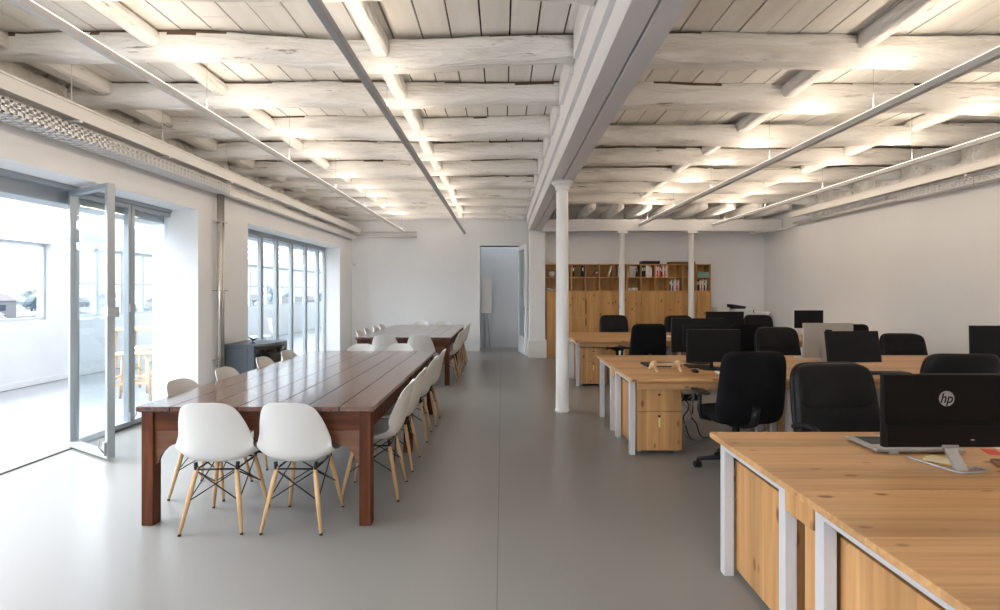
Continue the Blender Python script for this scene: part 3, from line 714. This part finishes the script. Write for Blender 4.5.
for rn, dy in rows:
    for u, x in enumerate(XU):
        if rn == 'near' and u > 0: continue
        pn = ('end at the aisle', 'middle of its row', 'end at the right wall')[u]
        make_desk(x, 1.01 + dy + (.0 if rn == 'near' else .0), 1.79 + dy + .11, 1.263 + dy, 1.87 + dy, True if u == 0 else (u == 1), f'pine desk in the {rn} row, camera side, {pn}', -1)
        make_desk(x, 1.90 + dy, 2.70 + dy - .1 * (rn != 'near') * 1.0, 2.066 + dy, 2.68 + dy - (.0 if rn == 'near' else .0) - .1 * (rn != 'near') * 0, rn == 'near' and u == 0, f'pine desk in the {rn} row, side away from the camera, {pn}', 1)

# ------------------------------------------------------------------ office chairs
def office_chair(kind):
    t = thing('office_chair', 'x', 'chair'); lm = 'leather' if kind != 'fabric' else 'fabric'
    mb = MB(); mb.superq((.50, .11, .48), (0, .02, .48), .42, .55, 40, 12, axis='xy'); mb.build('seat', lm, t)
    mb = MB()
    if kind == 'fabric':
        mb.superq((.535, .085, .60), (0, -.265, .745), .30, .42, 44, 12, bend=.22, tilt=math.radians(6), taper=.09); mb.build('backrest', lm, t)
    elif kind == 'leather':
        mb.superq((.55, .09, .60), (0, -.26, .745), .34, .45, 44, 12, bend=.25, tilt=math.radians(8), taper=.10)
        b = mb.build('backrest', lm, t)
        mb = MB(); mb.superq((.50, .04, .27), (0, -.255, .885), .45, .6, 40, 10, bend=.25, tilt=math.radians(8), taper=.10); mb.build('head_cushion', lm, b)
        mb = MB(); mb.superq((.565, .05, .61), (0, -.292, .745), .34, .45, 44, 10, bend=.25, tilt=math.radians(8), taper=.10); mb.build('back_shell', 'bezel', b)
    mb = MB()
    mb.tube([(0, -.30, .60), (0, -.27, .47), (0, -.12, .41), (0, 0, .41)], [.03, .03, .03, .03], 8); mb.box(-.10, .10, -.10, .12, .395, .43, .01); mb.build('back_bracket', 'plastic', t)
    for sx in (-1, 1):
        mb = MB()
        if kind == 'leather':
            mb.tube(cat_rom([(sx * .20, .10, .42), (sx * .29, .10, .46), (sx * .31, .08, .60), (sx * .305, .0, .685), (sx * .30, -.12, .68), (sx * .27, -.25, .64)], 5), .017, 8)
        else:
            mb.tube([(sx * .20, .03, .43), (sx * .285, .03, .45), (sx * .30, .03, .52), (sx * .30, .02, .66)], .018, 8); mb.superq((.075, .03, .25), (sx * .30, .02, .675), .5, .6, 20, 8, axis='xy')
        mb.build('armrest', 'plastic', t)
    mb = MB(); mb.tube([(0, 0, .12), (0, 0, .40)], [.028, .028], 12); mb.tube([(0, 0, .10), (0, 0, .26)], .036, 12); mb.build('gas_column', 'plastic', t)
    mb = MB(); mb.lathe([(.045, .07), (.05, .09), (.045, .13), (.03, .135)], n=16)
    for k in range(5):
        a = 2 * PI * k / 5 + .3; c, s = math.cos(a), math.sin(a)
        mb.tube([(0, 0, .115), (c * .15, s * .15, .10), (c * .30, s * .30, .075)], [.026, .021, .015], 8)
    mb.build('star_base', 'plastic', t)
    for k in range(5):
        a = 2 * PI * k / 5 + .3; c, s = math.cos(a) * .30, math.sin(a) * .30; mb = MB()
        for o in (-.017, .017): mb.tube([(c - s * 0 + o - .009, s, .028), (c + o + .009, s, .028)], .028, 14)
        mb.tube([(c, s, .03), (c, s, .075)], .010, 8); mb.build('caster', 'plastic', t)
    return t
CF, CL = office_chair('fabric'), office_chair('leather')
G = 'black office chairs'
def oc(src, x, y, deg, label):
    c = place(src, (x, y, 0), math.radians(deg), label, G); c.scale = (1, 1, .985); return c
oc(CF, 1.955, 4.18, 4, 'black fabric office chair, its broad back to the camera at the middle desks')
oc(CL, 2.16, 2.98, 184, 'black leather office chair facing the camera behind the nearest desk')
oc(CL, 3.50, 4.06, -4, 'black leather office chair partly hidden by the big monitor with a round logo')
oc(CL, 3.55, 6.22, 178, 'black leather office chair facing the camera, just left of the silver all-in-one computer')
c = oc(CL, 5.22, 6.28, 176, 'lower black leather office chair near the right wall, facing the camera beyond the middle desks'); c.scale = (1, 1, .90)
oc(CF, 2.10, 7.50, 6, 'black fabric office chair, back to the camera, aisle end of the far desks')
oc(CF, 3.56, 7.48, -3, 'black fabric office chair, back to the camera, middle of the far desks')
oc(CF, 4.98, 7.42, 4, 'black fabric office chair mostly hidden behind the silver computer')
oc(CL, 2.17, 9.42, 181, 'black office chair farthest at the aisle end, in front of the bookcase')
oc(CL, 3.38, 9.25, 184, 'black office chair behind the curved-back monitor, in front of the bookcase')
oc(CL, 5.02, 9.55, 178, 'black office chair farthest from the camera, by the far corner shelf')

# ------------------------------------------------------------------ screens and desk things
DZ = .74
def monitor(name, x, y, rz, w, h, zc, label, tilt=0, base='ellipse', m_front='screen', body='bezel', chin=0, group='computer monitors', cat='monitor', backm=None):
    """screen faces local -Y"""
    t = thing(name, label, cat, (x, y, DZ), rz, group)
    R = Matrix.Translation((0, 0, zc - DZ)) @ Matrix.Rotation(tilt, 4, 'X')
    mb = MB(); mb.box(-w / 2, w / 2, -.012, .018, -h / 2, h / 2, .004, mtx=R); (mb.box(-w * .3, w * .3, .018, .04, -h * .33, h * .3, .008, mtx=R) if base == 'ellipse' else None); mb.build('casing', backm or body, t)
    mb = MB(); mb.box(-w / 2 + .012, w / 2 - .012, -.0135, -.0125, -h / 2 + .018 + chin, h / 2 - .012, 0, mtx=R); mb.build('screen', m_front, t)
    if chin:
        mb = MB(); mb.box(-w / 2 + .002, w / 2 - .002, -.0145, -.013, -h / 2 + .002, -h / 2 + chin, 0, mtx=R); mb.build('chin', 'whiteplastic', t)
    mb = MB()
    if base == 'ellipse':
        mb._start(); bmesh.ops.create_cone(mb.bm, cap_ends=True, segments=32, radius1=.5, radius2=.48, depth=.014)
        for v in mb.bm.verts: v.co = Vector((v.co.x * .26, v.co.y * .19 + .02, v.co.z + .007))
        mb.tube([(0, .05, .01), (0, .05, .06), (0, .03, zc - DZ)], .018, 10)
    elif base == 'foot':
        mb.box(-.10, .10, -.06, .12, 0, .006, .002); mb.box(-.09, .09, .10, .106, .0, zc - DZ - h * .2, .001, mtx=Matrix.Translation((0, -.06, 0)))
    mb.build('stand', 'plastic' if base == 'ellipse' else 'silver', t)
    return t
monitor('monitor', 2.045, 4.84, math.radians(-2), .51, .315, .97, 'black monitor with a light keyboard in front, facing the camera at the middle desks', .03)
monitor('monitor', 2.08, 5.32, math.radians(178), .555, .36, 1.03, 'black monitor seen from behind with an arched back ridge, middle desks', 0)
m6 = monitor('monitor', 3.37, 4.80, math.radians(4), .53, .30, .965, 'black monitor leaning back slightly with a small webcam on its top edge', -.16)
mb = MB(); mb.box(-.245, -.215, -.03, .03, .36 - .0, .385, .004, mtx=Matrix.Translation((0, .02, .005))); mb.build('webcam', 'plastic', m6)
monitor('monitor', 4.80, 4.80, math.radians(-3), .58, .335, 1.00, 'black monitor cut by the right edge of the photo on the middle desks', -.02)
monitor('monitor', 3.60, 8.08, 0, .61, .345, .995, 'large black monitor on the far desks in front of the bookcase end', 0)
monitor('all_in_one_computer', 4.93, 8.05, 0, .49, .40, 1.0, 'all-in-one computer with white chin below its dark screen, on the far desks', 0, 'foot', chin=.085, group='computers', cat='computer', body='whiteplastic')
t = monitor('all_in_one_computer', 3.53, 5.42, math.radians(180), .535, .375, .965, 'silver all-in-one computer seen from behind on the middle desks', 0, 'foot', chin=.07, group='computers', cat='computer', body='silverback')

# big monitor with the round logo (back to the camera)
t = thing('monitor', 'large black monitor with round hp logo, its back to the camera on the nearest desk', 'monitor', (1.945, 2.2, DZ), 0, 'computer monitors')
mb = MB(); mb.box(-.275, .275, 0, .012, .075, .395, .003); mb.build('screen', 'bezel', t)
mb = MB(); mb.box(-.272, .272, -.010, 0, .185, .393, .003); mb.prism([(-.010, .187), (-.010, .187), (-.030, .178), (-.034, .085), (-.012, .076), (.0, .076), (.0, .187)][1:], lambda u, v, d: Vector((d, u, v)), -.272, .272)
cs = mb.build('back_cover', 'hpback', t)
mb = MB(); mb._start(); bmesh.ops.create_cone(mb.bm, cap_ends=True, segments=40, radius1=.0335, radius2=.0335, depth=.001)
lg = mb.build('logo', 'silver', t); lg.location = (.002, -.0108, .289); lg.rotation_euler = (PI / 2, 0, 0)
def text(s, size, loc, rot, m, parent, shear=0, name='lettering', ext=.0003, sx=1):
    c = bpy.data.curves.new(name, 'FONT'); c.body = s; c.size = size; c.align_x = 'CENTER'; c.align_y = 'CENTER'; c.extrude = ext; c.shear = shear; c.offset = size * .012
    o = bpy.data.objects.new(name, c); COL.objects.link(o); o.data.materials.append(M[m]); o.location = loc; o.rotation_euler = rot; o.scale = (sx, 1, 1); bpy.context.view_layer.update()
    me = bpy.data.meshes.new_from_object(o.evaluated_get(bpy.context.evaluated_depsgraph_get())); q = bpy.data.objects.new(name, me); COL.objects.link(q)
    q.location = loc; q.rotation_euler = rot; q.scale = (sx, 1, 1); q.parent = parent; bpy.data.objects.remove(o); return q
text('hp', .060, (-.001, -.0118, .289), (PI / 2, 0, 0), 'hpback', t, .28, sx=.92)
text('24fw', .009, (.095, -.0335, .115), (PI / 2, 0, 0), 'keys', t)
mb = MB()
R = Matrix.Translation((.01, -.03, .088)) 
mb.prism([(-.022, -.02, .090), (.030, -.02, .090), (.008, -.115, .012), (-.046, -.115, .012)], lambda *a: Vector((a[0], a[1], a[2])), 0, 0) if False else None
mb.grid([[Vector((-.022, -.015, .092)), Vector((.030, -.015, .092))], [Vector((-.046, -.112, .010)), Vector((.006, -.112, .010))]], False)
mb.grid([[Vector((-.022, -.006, .086)), Vector((.030, -.006, .086))], [Vector((-.046, -.103, .004)), Vector((.006, -.103, .004))]], False)
for xa, xb in ((-.022, -.046), (.030, .006)): mb.grid([[Vector((xa, -.015, .092)), Vector((xa, -.006, .086))], [Vector((xb, -.112, .010)), Vector((xb, -.103, .004))]], False)
mb.box(-.04, .035, -.035, -.008, .080, .094, .003)
mb.tube(cat_rom([(-.10, .075, .005), (-.085, .02, .005), (-.045, -.112, .005), (-.01, -.122, .005), (.06, -.115, .005), (.10, -.085, .005), (.085, -.06, .005), (.03, -.085, .005)], 4), .0055, 8)
mb.build('stand', 'silver', t)
def sheet(name, poly, x, y, z, rz, m, label, cat, th=.003, group=None):
    mb = MB(); mb.prism(poly, lambda u, v, d: Vector((u, v, d)), 0, th); o = mb.build(name, m); o.location = (x, y, z); o.rotation_euler.z = rz; tag(o, label, cat, group); return o
sq = lambda a, b: [(-a, -b), (a, -b), (a, b), (-a, b)]
sheet('sticky_note', sq(.048, .048), 1.965, 2.24, DZ, .5, 'yellow', 'yellow sticky note pad under the edge of the big monitor', 'note', .006)
sheet('sticky_note', sq(.042, .042), 1.945, 2.23, DZ + .0062, .9, 'cream', 'cream note lying on top of the yellow note pad', 'note', .001)
sheet('sticky_note', sq(.02, .035), 2.0, 2.21, DZ, .3, 'lime', 'lime green sticky note beside the monitor stand', 'note', .004)
# silver laptop on low stand behind the monitor
t = thing('laptop', 'thin silver laptop lying flat behind the big logo monitor', 'laptop', (1.955, 2.43, DZ), -.02)
mb = MB(); mb.box(-.205, .205, -.10, .12, .008, .022, .004); mb.build('body', 'silver', t)
mb = MB(); mb.box(-.17, .17, -.02, .10, .0221, .0231); mb.build('keyboard', 'plastic', t)
for sx in (-1, 1):
    mb = MB(); mb.box(sx * .13 - .02, sx * .13 + .02, -.112, -.095, .0, .016, .003); mb.build('foot', 'silver', t)
sheet('red_card', [(-.03, -.045), (.03, -.045), (.05, .045), (-.01, .045)], 2.30, 2.36, DZ, -.2, 'red', 'red card on the nearest desk just right of the monitor stand', 'card', .002)
sheet('paper_sheet', sq(.10, .14), 2.50, 2.36, DZ, .2, 'paper', 'white paper at the right edge of the nearest desk', 'paper', .001)
mb = MB(); mb.superq((.05, .026, .09), (0, 0, .012), .8, .8, 24, 10, axis='xy'); o = mb.build('computer_mouse', 'brownbox'); o.location = (2.17, 2.17, DZ); tag(o, 'small brown mouse at the right edge of the nearest desk', 'mouse')

def keyboard(x, y, rz, w, label, m='whiteplastic', km='keys'):
    t = thing('keyboard', label, 'keyboard', (x, y, DZ), rz, 'keyboards')
    mb = MB(); mb.box(-w / 2, w / 2, -.065, .065, 0, .014, .004); mb.build('case', m, t)
    mb = MB(); nx = 15
    for r in range(5):
        for c in range(nx):
            a = -w / 2 + .01 + c * (w - .02) / nx; mb.box(a + .001, a + (w - .02) / nx - .001, -.056 + r * .0225, -.056 + r * .0225 + .020, .014, .018)
    mb.build('keys', km, t); return t
keyboard(2.13, 4.60, 0, .30, 'light keyboard in front of the monitor behind the broad fabric chair')
keyboard(3.53, 4.60, .05, .40, 'dark keyboard in front of the leaning monitor', 'plastic', 'bezel')
keyboard(3.50, 5.66, 0, .32, 'slim light keyboard behind the silver all-in-one computer')
keyboard(4.95, 4.55, .1, .40, 'dark keyboard at the right edge of the photo', 'plastic', 'bezel')
def mouse(x, y, m, label):
    mb = MB(); mb.superq((.058, .034, .10), (0, 0, .014), .8, .8, 24, 10, axis='xy'); o = mb.build('computer_mouse', m); o.location = (x, y, DZ); tag(o, label, 'mouse', 'computer mice')
mouse(2.30, 4.86, 'plastic', 'black mouse behind the broad fabric office chair'); mouse(4.65, 4.62, 'plastic', 'dark mouse below the monitor at the right edge of the photo'); mouse(1.80, 4.66, 'plastic', 'black mouse to the left of the light keyboard')
# wooden stand, black folders
t = thing('laptop_stand', 'small pine stand with two crossed sides on the middle desks', 'stand', (1.565, 4.80, DZ), .05)
for sx in (-1, 1):
    mb = MB()
    mb.prism([(-.11, 0), (-.07, 0), (-.03, .035), (.04, .035), (.07, 0), (.11, 0), (.06, .06), (-.03, .10), (-.07, .10), (-.05, .05)], lambda u, v, d: Vector((d, u, v)), sx * .115 - .011, sx * .115 + .011); mb.build('side_piece', 'palewood', t)
mb = MB(); mb.box(-.104, .104, -.05, -.03, .05, .075, .002); mb.box(-.104, .104, .03, .045, .036, .05, .002); mb.build('crossbar', 'palewood', t)
sheet('folder', sq(.17, .11), 1.62, 5.12, DZ, .03, 'plastic', 'flat black folder lying behind the small pine stand', 'folder', .018)
sheet('notebook', sq(.13, .09), 1.98, 5.02, DZ, -.1, 'plastic', 'thin black notebook beside the arched back monitor', 'notebook', .012)
sheet('paper_sheet', sq(.12, .09), 1.78, 5.28, DZ, .3, 'paper', 'white paper lying left of the arched back monitor', 'paper', .001)
sheet('paper_sheet', sq(.15, .10), 2.75, 5.2, DZ, .1, 'paper', 'white papers in front of the leather chair left of the silver computer', 'paper', .004)
sheet('paper_sheet', sq(.13, .10), 5.05, 4.85, DZ, .4, 'paper', 'papers under the monitor at the right edge of the photo', 'paper', .004)
for q, (x, y, rz) in enumerate(((2.7, 8.3, .2), (4.5, 8.15, -.1), (5.35, 8.1, .2))):
    sheet('paper_sheet', sq(.14, .10), x, y, DZ, rz, 'paper', ('white paper on the far desks left of the big far monitor', 'white paper on the far desks left of the computer with a white chin', 'white paper on the far desks right of the computer with a white chin')[q], 'paper', .01)
# cables hanging under the middle desks
for q, (x0, c) in enumerate(((1.78, 'cable'), (1.82, 'plastic'), (1.87, 'cable'), (1.90, 'cable'), (1.94, 'plastic'), (1.85, 'cable'))):
    pts = [(x0, 5.05 + q * .01, .70)]
    for k in range(1, 9): pts.append((x0 + J(.045), 5.0 + J(.07), .70 - k * .078))
    pts[-1] = (pts[-1][0] + .08, pts[-1][1], .02); pts.append((x0 + .3, 5.1, .012))
    mb = MB(); mb.tube(cat_rom(pts, 4), .006, 6); tag(mb.build('hanging_cable', c), f'{"grey" if c == "cable" else "black"} cable hanging in a tangle under the middle desks', 'cable', 'grey tangled cables' if c == 'cable' else 'black tangled cables')
mb = MB(); mb.box(1.70, 1.96, 5.0, 5.07, .40, .46, .01); tag(mb.build('power_strip', 'plastic'), 'black power strip among the hanging cables under the middle desks', 'power strip')

# ------------------------------------------------------------------ bookcase
BX0, BX1, BY0, BY1, BT = 1.003, 4.72, 11.30, 11.67, 2.11
c0 = 4.72 - 12 * .3145
t = thing('bookcase', 'tall pine bookcase with two rows of open compartments above pine doors', 'bookcase', (0, BY0, 0))
mb = MB(); mb.box(BX0, BX1, .352, .365, .05, BT); mb.box(BX0, BX1, .01, .35, .0, .05); 
xs = [c0 + .3145 * k for k in range(13)]
for k, x in enumerate(xs):
    if x < BX0: continue
    w = .022 if k % 2 == 0 else .012
    mb.box(max(x - w / 2, BX0), min(x + w / 2, BX1), 0.0, .352, 1.50, BT)
for z in (.03, .89, 1.49, 1.80, BT - .018): mb.box(BX0, BX1, .001, .352, z, z + .018)
mb.box(BX1 - .02, BX1, 0, .352, 0, BT); mb.build('carcass', 'pine_shelf', t)
for k in range(12):
    a, b = max(xs[k] + .003, BX0), xs[k + 1] - .003
    if b - a < .05: continue
    for z0, z1 in ((.052, .895), (.90, 1.488)):
        mb = MB(); mb.box(a, b, -.018, 0, z0, z1, .002); dd = mb.build('door', 'pine_door', t)
        if k == 3 and True:
            mb = MB(); mb.box(a - .012, a + .016, -.022, -.018, (.98 if z0 > .5 else .72), (1.32 if z0 > .5 else .89), .001); mb.build('handle', 'brownbox', dd)
bk = {'w': 'paper', 'k': 'plastic', 'r': 'red', 'g': 'keys', 'n': 'brownbox', 'c': 'cream', 't': 'teal'}
cn = {'w': 'white', 'k': 'black', 'r': 'red', 'g': 'grey', 'n': 'brown', 'c': 'cream', 't': 'teal'}
def cell(row, col, seq, lean=0):
    """books standing in one compartment; row 1 = upper"""
    x = xs[col] + .018; z = 1.819 if row else 1.509; rn = 'upper' if row else 'lower'
    for q, (c, w, h) in enumerate(seq):
        if c == '_': x += w; continue
        a = math.radians(lean if lean else 0)
        t = thing('book', f'{cn[c]} {"binder" if w > .035 else "book"} in the {rn} compartments, column {["one","two","three","four","five","six","seven","eight","nine","ten","eleven","twelve"][col]} from the pillar, spot {["one","two","three","four","five","six","seven","eight","nine"][q]}', 'binder' if w > .035 else 'book', (x, BY0 + .03, z), 0, 'books in the pine bookcase')
        t.rotation_euler = (0, a, 0)
        mb = MB(); mb.box(0, w, 0, .20, 0, h, .002); mb.build('cover', bk[c], t)
        if c in 'krn':
            mb = MB(); mb.box(w * .2, w * .8, -.001, 0, h * .55, h * .85); mb.build('spine_label', 'paper', t)
        else:
            mb = MB(); mb.box(w * .25, w * .75, -.001, 0, h * .1, h * .2); mb.build('spine_label', 'brownbox' if c == 'w' else 'paper', t)
        x += w / max(math.cos(a), .8) + .002 + (.012 if lean else 0)
cell(1, 2, [('k', .045, .24), ('_', .165, 0), ('k', .05, .25)])
cell(1, 3, [('_', .13, 0), ('n', .02, .20), ('r', .02, .17)], 38)
cell(1, 4, [('_', .19, 0), ('c', .022, .26)], 14)
cell(1, 6, [('w', .022, .26), ('c', .02, .25), ('w', .025, .26), ('w', .02, .24), ('g', .022, .25), ('k', .02, .22)], 9)
cell(1, 7, [('k', .05, .25), ('k', .04, .25), ('w', .04, .26), ('w', .03, .24), ('g', .03, .25), ('w', .03, .22)])
cell(1, 8, [('w', .03, .26), ('r', .03, .26), ('w', .02, .25), ('r', .04, .25), ('k', .03, .22), ('w', .035, .26), ('r', .03, .25), ('w', .04, .26)])
cell(0, 9, [('k', .03, .25), ('w', .03, .24), ('k', .025, .2), ('g', .03, .26), ('w', .03, .25), ('r', .035, .22), ('w', .03, .25)])
cell(0, 11, [('k', .03, .24), ('k', .025, .25), ('w', .03, .24), ('r', .025, .25), ('w', .03, .26), ('k', .03, .22), ('w', .03, .25)])
cell(1, 5, [('_', .10, 0), ('g', .03, .24), ('w', .03, .25)])
def small_box(name, x, y, z, w, d, h, m, label, cat, rz=0):
    t = thing(name, label, cat, (x, y, z), rz); mb = MB(); mb.box(-w / 2, w / 2, -d / 2, d / 2, 0, h * .8, .003); mb.build('body', m, t); mb = MB(); mb.box(-w / 2 - .004, w / 2 + .004, -d / 2 - .004, d / 2 + .004, h * .8, h, .003); mb.build('lid', m, t)
small_box('storage_box', (xs[11] + xs[12]) / 2, BY0 + .16, 1.819, .25, .26, .105, 'teal', 'teal box in the upper compartment at the right end of the bookcase', 'box')
small_box('storage_box', (xs[7] + xs[8]) / 2 + .08, BY0 + .17, BT, .39, .28, .07, 'plastic', 'flat black box on top of the bookcase', 'box')
small_box('storage_box', (xs[9] + xs[10]) / 2 + .17, BY0 + .17, BT, .56, .28, .055, 'brownbox', 'flat brown box on top of the bookcase near its right end', 'box')
for q in range(4):
    mb = MB(); mb.lathe([(.025, 0), (.032, .02), (.03, .06), (.025, .065)], n=16); o = mb.build('mug', 'whiteplastic'); o.location = (xs[6] + .07 + q * .055, BY0 + .07 + (q % 2) * .03, 1.509); tag(o, f'small white cup in the lower compartments of the bookcase, {ordn[q]} from the left' if q else 'small white cup in the lower compartments of the bookcase, leftmost of four', 'cup', 'white cups in the bookcase')
mb = MB(); mb.superq((.14, .09, .12), (0, 0, .07), .9, .9, 24, 12); o = mb.build('bowl', 'keys'); o.location = (1.14, BY0 + .1, 1.819); tag(o, 'round grey pot in the bookcase compartment beside the pillar', 'pot')
mb = MB(); mb.box(-.07, .07, 0, .18, 0, .03, .002, mtx=Matrix.Rotation(.2, 4, 'Y')); o = mb.build('book', 'paper'); o.location = (1.09, BY0 + .03, 1.525); tag(o, 'white book lying tilted in the lowest open compartment beside the pillar', 'book')

# ------------------------------------------------------------------ far corner sideboard with printer
t = thing('sideboard', 'low white sideboard by the far wall behind the desks', 'sideboard', (5.35, 11.4, 0))
mb = MB(); mb.box(-.55, .62, -.22, .26, .06, .98, .004); mb.box(-.57, .64, -.24, .27, .98, 1.0, .003); mb.box(-.5, .58, -.2, .24, 0, .06); mb.build('body', 'whiteplastic', t)
for k in range(2):
    mb = MB(); mb.box(-.54 + k * .58, .03 + k * .58, -.238, -.222, .08, .97, .002); d = mb.build('door', 'whiteplastic', t)
    mb = MB(); mb.tube([(.0 + k * .10, -.25, .6), (.0 + k * .10, -.25, .7)], .006, 8); mb.build('handle', 'silver', d)
t = thing('printer', 'small grey printer with a black raised tray on the far sideboard', 'printer', (5.42, 11.35, 1.0))
mb = MB(); mb.box(-.2, .2, -.17, .2, 0, .10, .01); mb.build('body', 'whiteplastic', t)
mb = MB(); mb.prism([(-.22, .10), (.02, .10), (.06, .15), (-.24, .20)], lambda u, v, d: Vector((u, d, v)), -.15, .18); mb.build('tray', 'plastic', t)
mb = MB(); mb.box(.08, .22, -.165, -.15, .02, .07, .003); mb.build('control_panel', 'plastic', t)
sheet('paper_stack', sq(.2, .13), 5.82, 11.35, 1.0, .2, 'paper', 'stack of white papers beside the printer', 'paper', .035)
small_box('storage_box', 4.98, 11.38, 1.0, .28, .25, .13, 'paper', 'pale cardboard box on the sideboard left of the printer', 'box')

# ------------------------------------------------------------------ dark desk with curved end by the windows
t = thing('reception_desk', 'dark blue-grey desk with a curved glossy black end by the left wall', 'desk', (0, 0, 0))
arc = cat_rom([(-3.30, 6.70), (-3.19, 6.80), (-3.13, 6.98), (-3.12, 7.18), (-3.17, 7.36)], 6)
poly = [(-3.72, 6.70)] + [tuple(p) for p in arc] + [(-3.72, 7.36)]
mb = MB(); mb.prism(poly, lambda u, v, d: Vector((u, v, d)), .755, .785, .004); mb.build('desk_top', 'deskgrey', t)
mb = MB(); mb.box(-3.72, -3.33, 6.715, 7.33, 0, .755, .004); mb.box(-3.70, -3.42, 6.705, 6.72, .05, .73, .003); mb.build('cabinet', 'deskgrey', t)
mb = MB(); P = [[Vector((x - .008, y + .004, z)) for x, y in arc] for z in (.62, .66, .70, .754)]; mb.grid(P); o = mb.build('curved_panel', 'gloss', t); md = o.modifiers.new('t', 'SOLIDIFY'); md.thickness = .02
mb = MB(); mb.box(-3.32, -3.22, 6.95, 7.3, 0, .62, .01); mb.build('support', 'gloss', t)
t = thing('desk_ornament', 'small black angular ornament on the dark curved desk', 'ornament', (-3.42, 6.86, .785))
mb = MB(); mb.tube([(0, 0, 0), (0, 0, .012)], .03, 12); mb.tube([(0, 0, .01), (0, 0, .05)], .006, 6); mb.build('base', 'plastic', t)
mb = MB(); mb.tube([(-.07, 0, .09), (0, 0, .045), (.03, 0, .05)], [.003, .014, .01], 8); mb.tube([(0, 0, .045), (.08, 0, .065)], [.012, .003], 8); mb.build('wing', 'plastic', t)

# ------------------------------------------------------------------ flip chart beyond the doorway, alarm sensor
t = thing('flip_chart', 'white flip chart on an easel beyond the doorway', 'flip chart', (-.47, 12.98, 0))
mb = MB(); mb.box(-.17, .20, -.035, -.015, .93, 1.83, .004); mb.build('board', 'whiteplastic', t)
for a in ((-.12, -.06, .0), (.16, -.06, .0), (.02, .26, .0)):
    mb = MB(); mb.tube([(.02 + (a[0] - .02) * .25, 0, 1.5), a], .011, 8); mb.build('leg', 'alu', t)
mb = MB(); mb.box(-.16, .2, -.065, -.035, .90, .93, .003); mb.build('tray', 'alu', t)
t = thing('motion_sensor', 'small white motion sensor on the back wall near the left corner', 'sensor', (-3.68, 12.505, 2.17))
mb = MB(); mb.superq((.075, .06, .11), (0, -.03, 0), .6, .7, 24, 10); mb.build('body', 'whiteplastic', t)
mb = MB(); mb.superq((.05, .02, .04), (0, -.058, -.015), .8, .8, 16, 8); mb.build('lens', 'keys', t)

# ------------------------------------------------------------------ light, world, camera
w = bpy.data.worlds.new('World'); scene.world = w; w.use_nodes = True; bg = w.node_tree.nodes['Background']
bg.inputs[0].default_value = (.90, .95, 1.0, 1); bg.inputs[1].default_value = 1.0
wn, wl = w.node_tree.nodes, w.node_tree.links          # overcast sky, with a bright area added behind the camera to fill the room
tc = wn.new('ShaderNodeTexCoord'); dt = wn.new('ShaderNodeVectorMath'); dt.operation = 'DOT_PRODUCT'; dt.inputs[1].default_value = Vector((-.42, -.80, .42)).normalized()
wl.new(tc.outputs['Generated'], dt.inputs[0])
mr = wn.new('ShaderNodeMapRange'); mr.interpolation_type = 'SMOOTHSTEP'; mr.inputs['From Min'].default_value = .15; mr.inputs['From Max'].default_value = .95
mr.inputs['To Min'].default_value = .95; mr.inputs['To Max'].default_value = 6.0
wl.new(dt.outputs['Value'], mr.inputs['Value']); wl.new(mr.outputs[0], bg.inputs[1])
S = bpy.data.lights.new('daylight', 'SUN'); S.energy = 12.5; S.angle = math.radians(55); S.color = (.88, .94, 1.0)
so = bpy.data.objects.new('daylight', S); COL.objects.link(so); so.location = (-10, 4, 8)
so.rotation_euler = Vector((.82, -.12, -.50)).to_track_quat('-Z', 'Y').to_euler()
cam = bpy.data.cameras.new('camera'); co = bpy.data.objects.new('camera', cam); COL.objects.link(co)
co.location = (0, 0, 1.5); co.rotation_euler = (PI / 2, 0, 0); cam.sensor_width = 36; cam.lens = 18.0; cam.shift_x = -.002; cam.shift_y = -.014; cam.clip_start = .02; cam.clip_end = 2000
scene.camera = co
scene.view_settings.view_transform = 'Standard'; scene.view_settings.look = 'None'; scene.view_settings.gamma = 1; scene.view_settings.use_curve_mapping = False
scene.view_settings.exposure = 0.58
for o in bpy.data.objects:
    if '_used' in o.keys(): del o['_used']
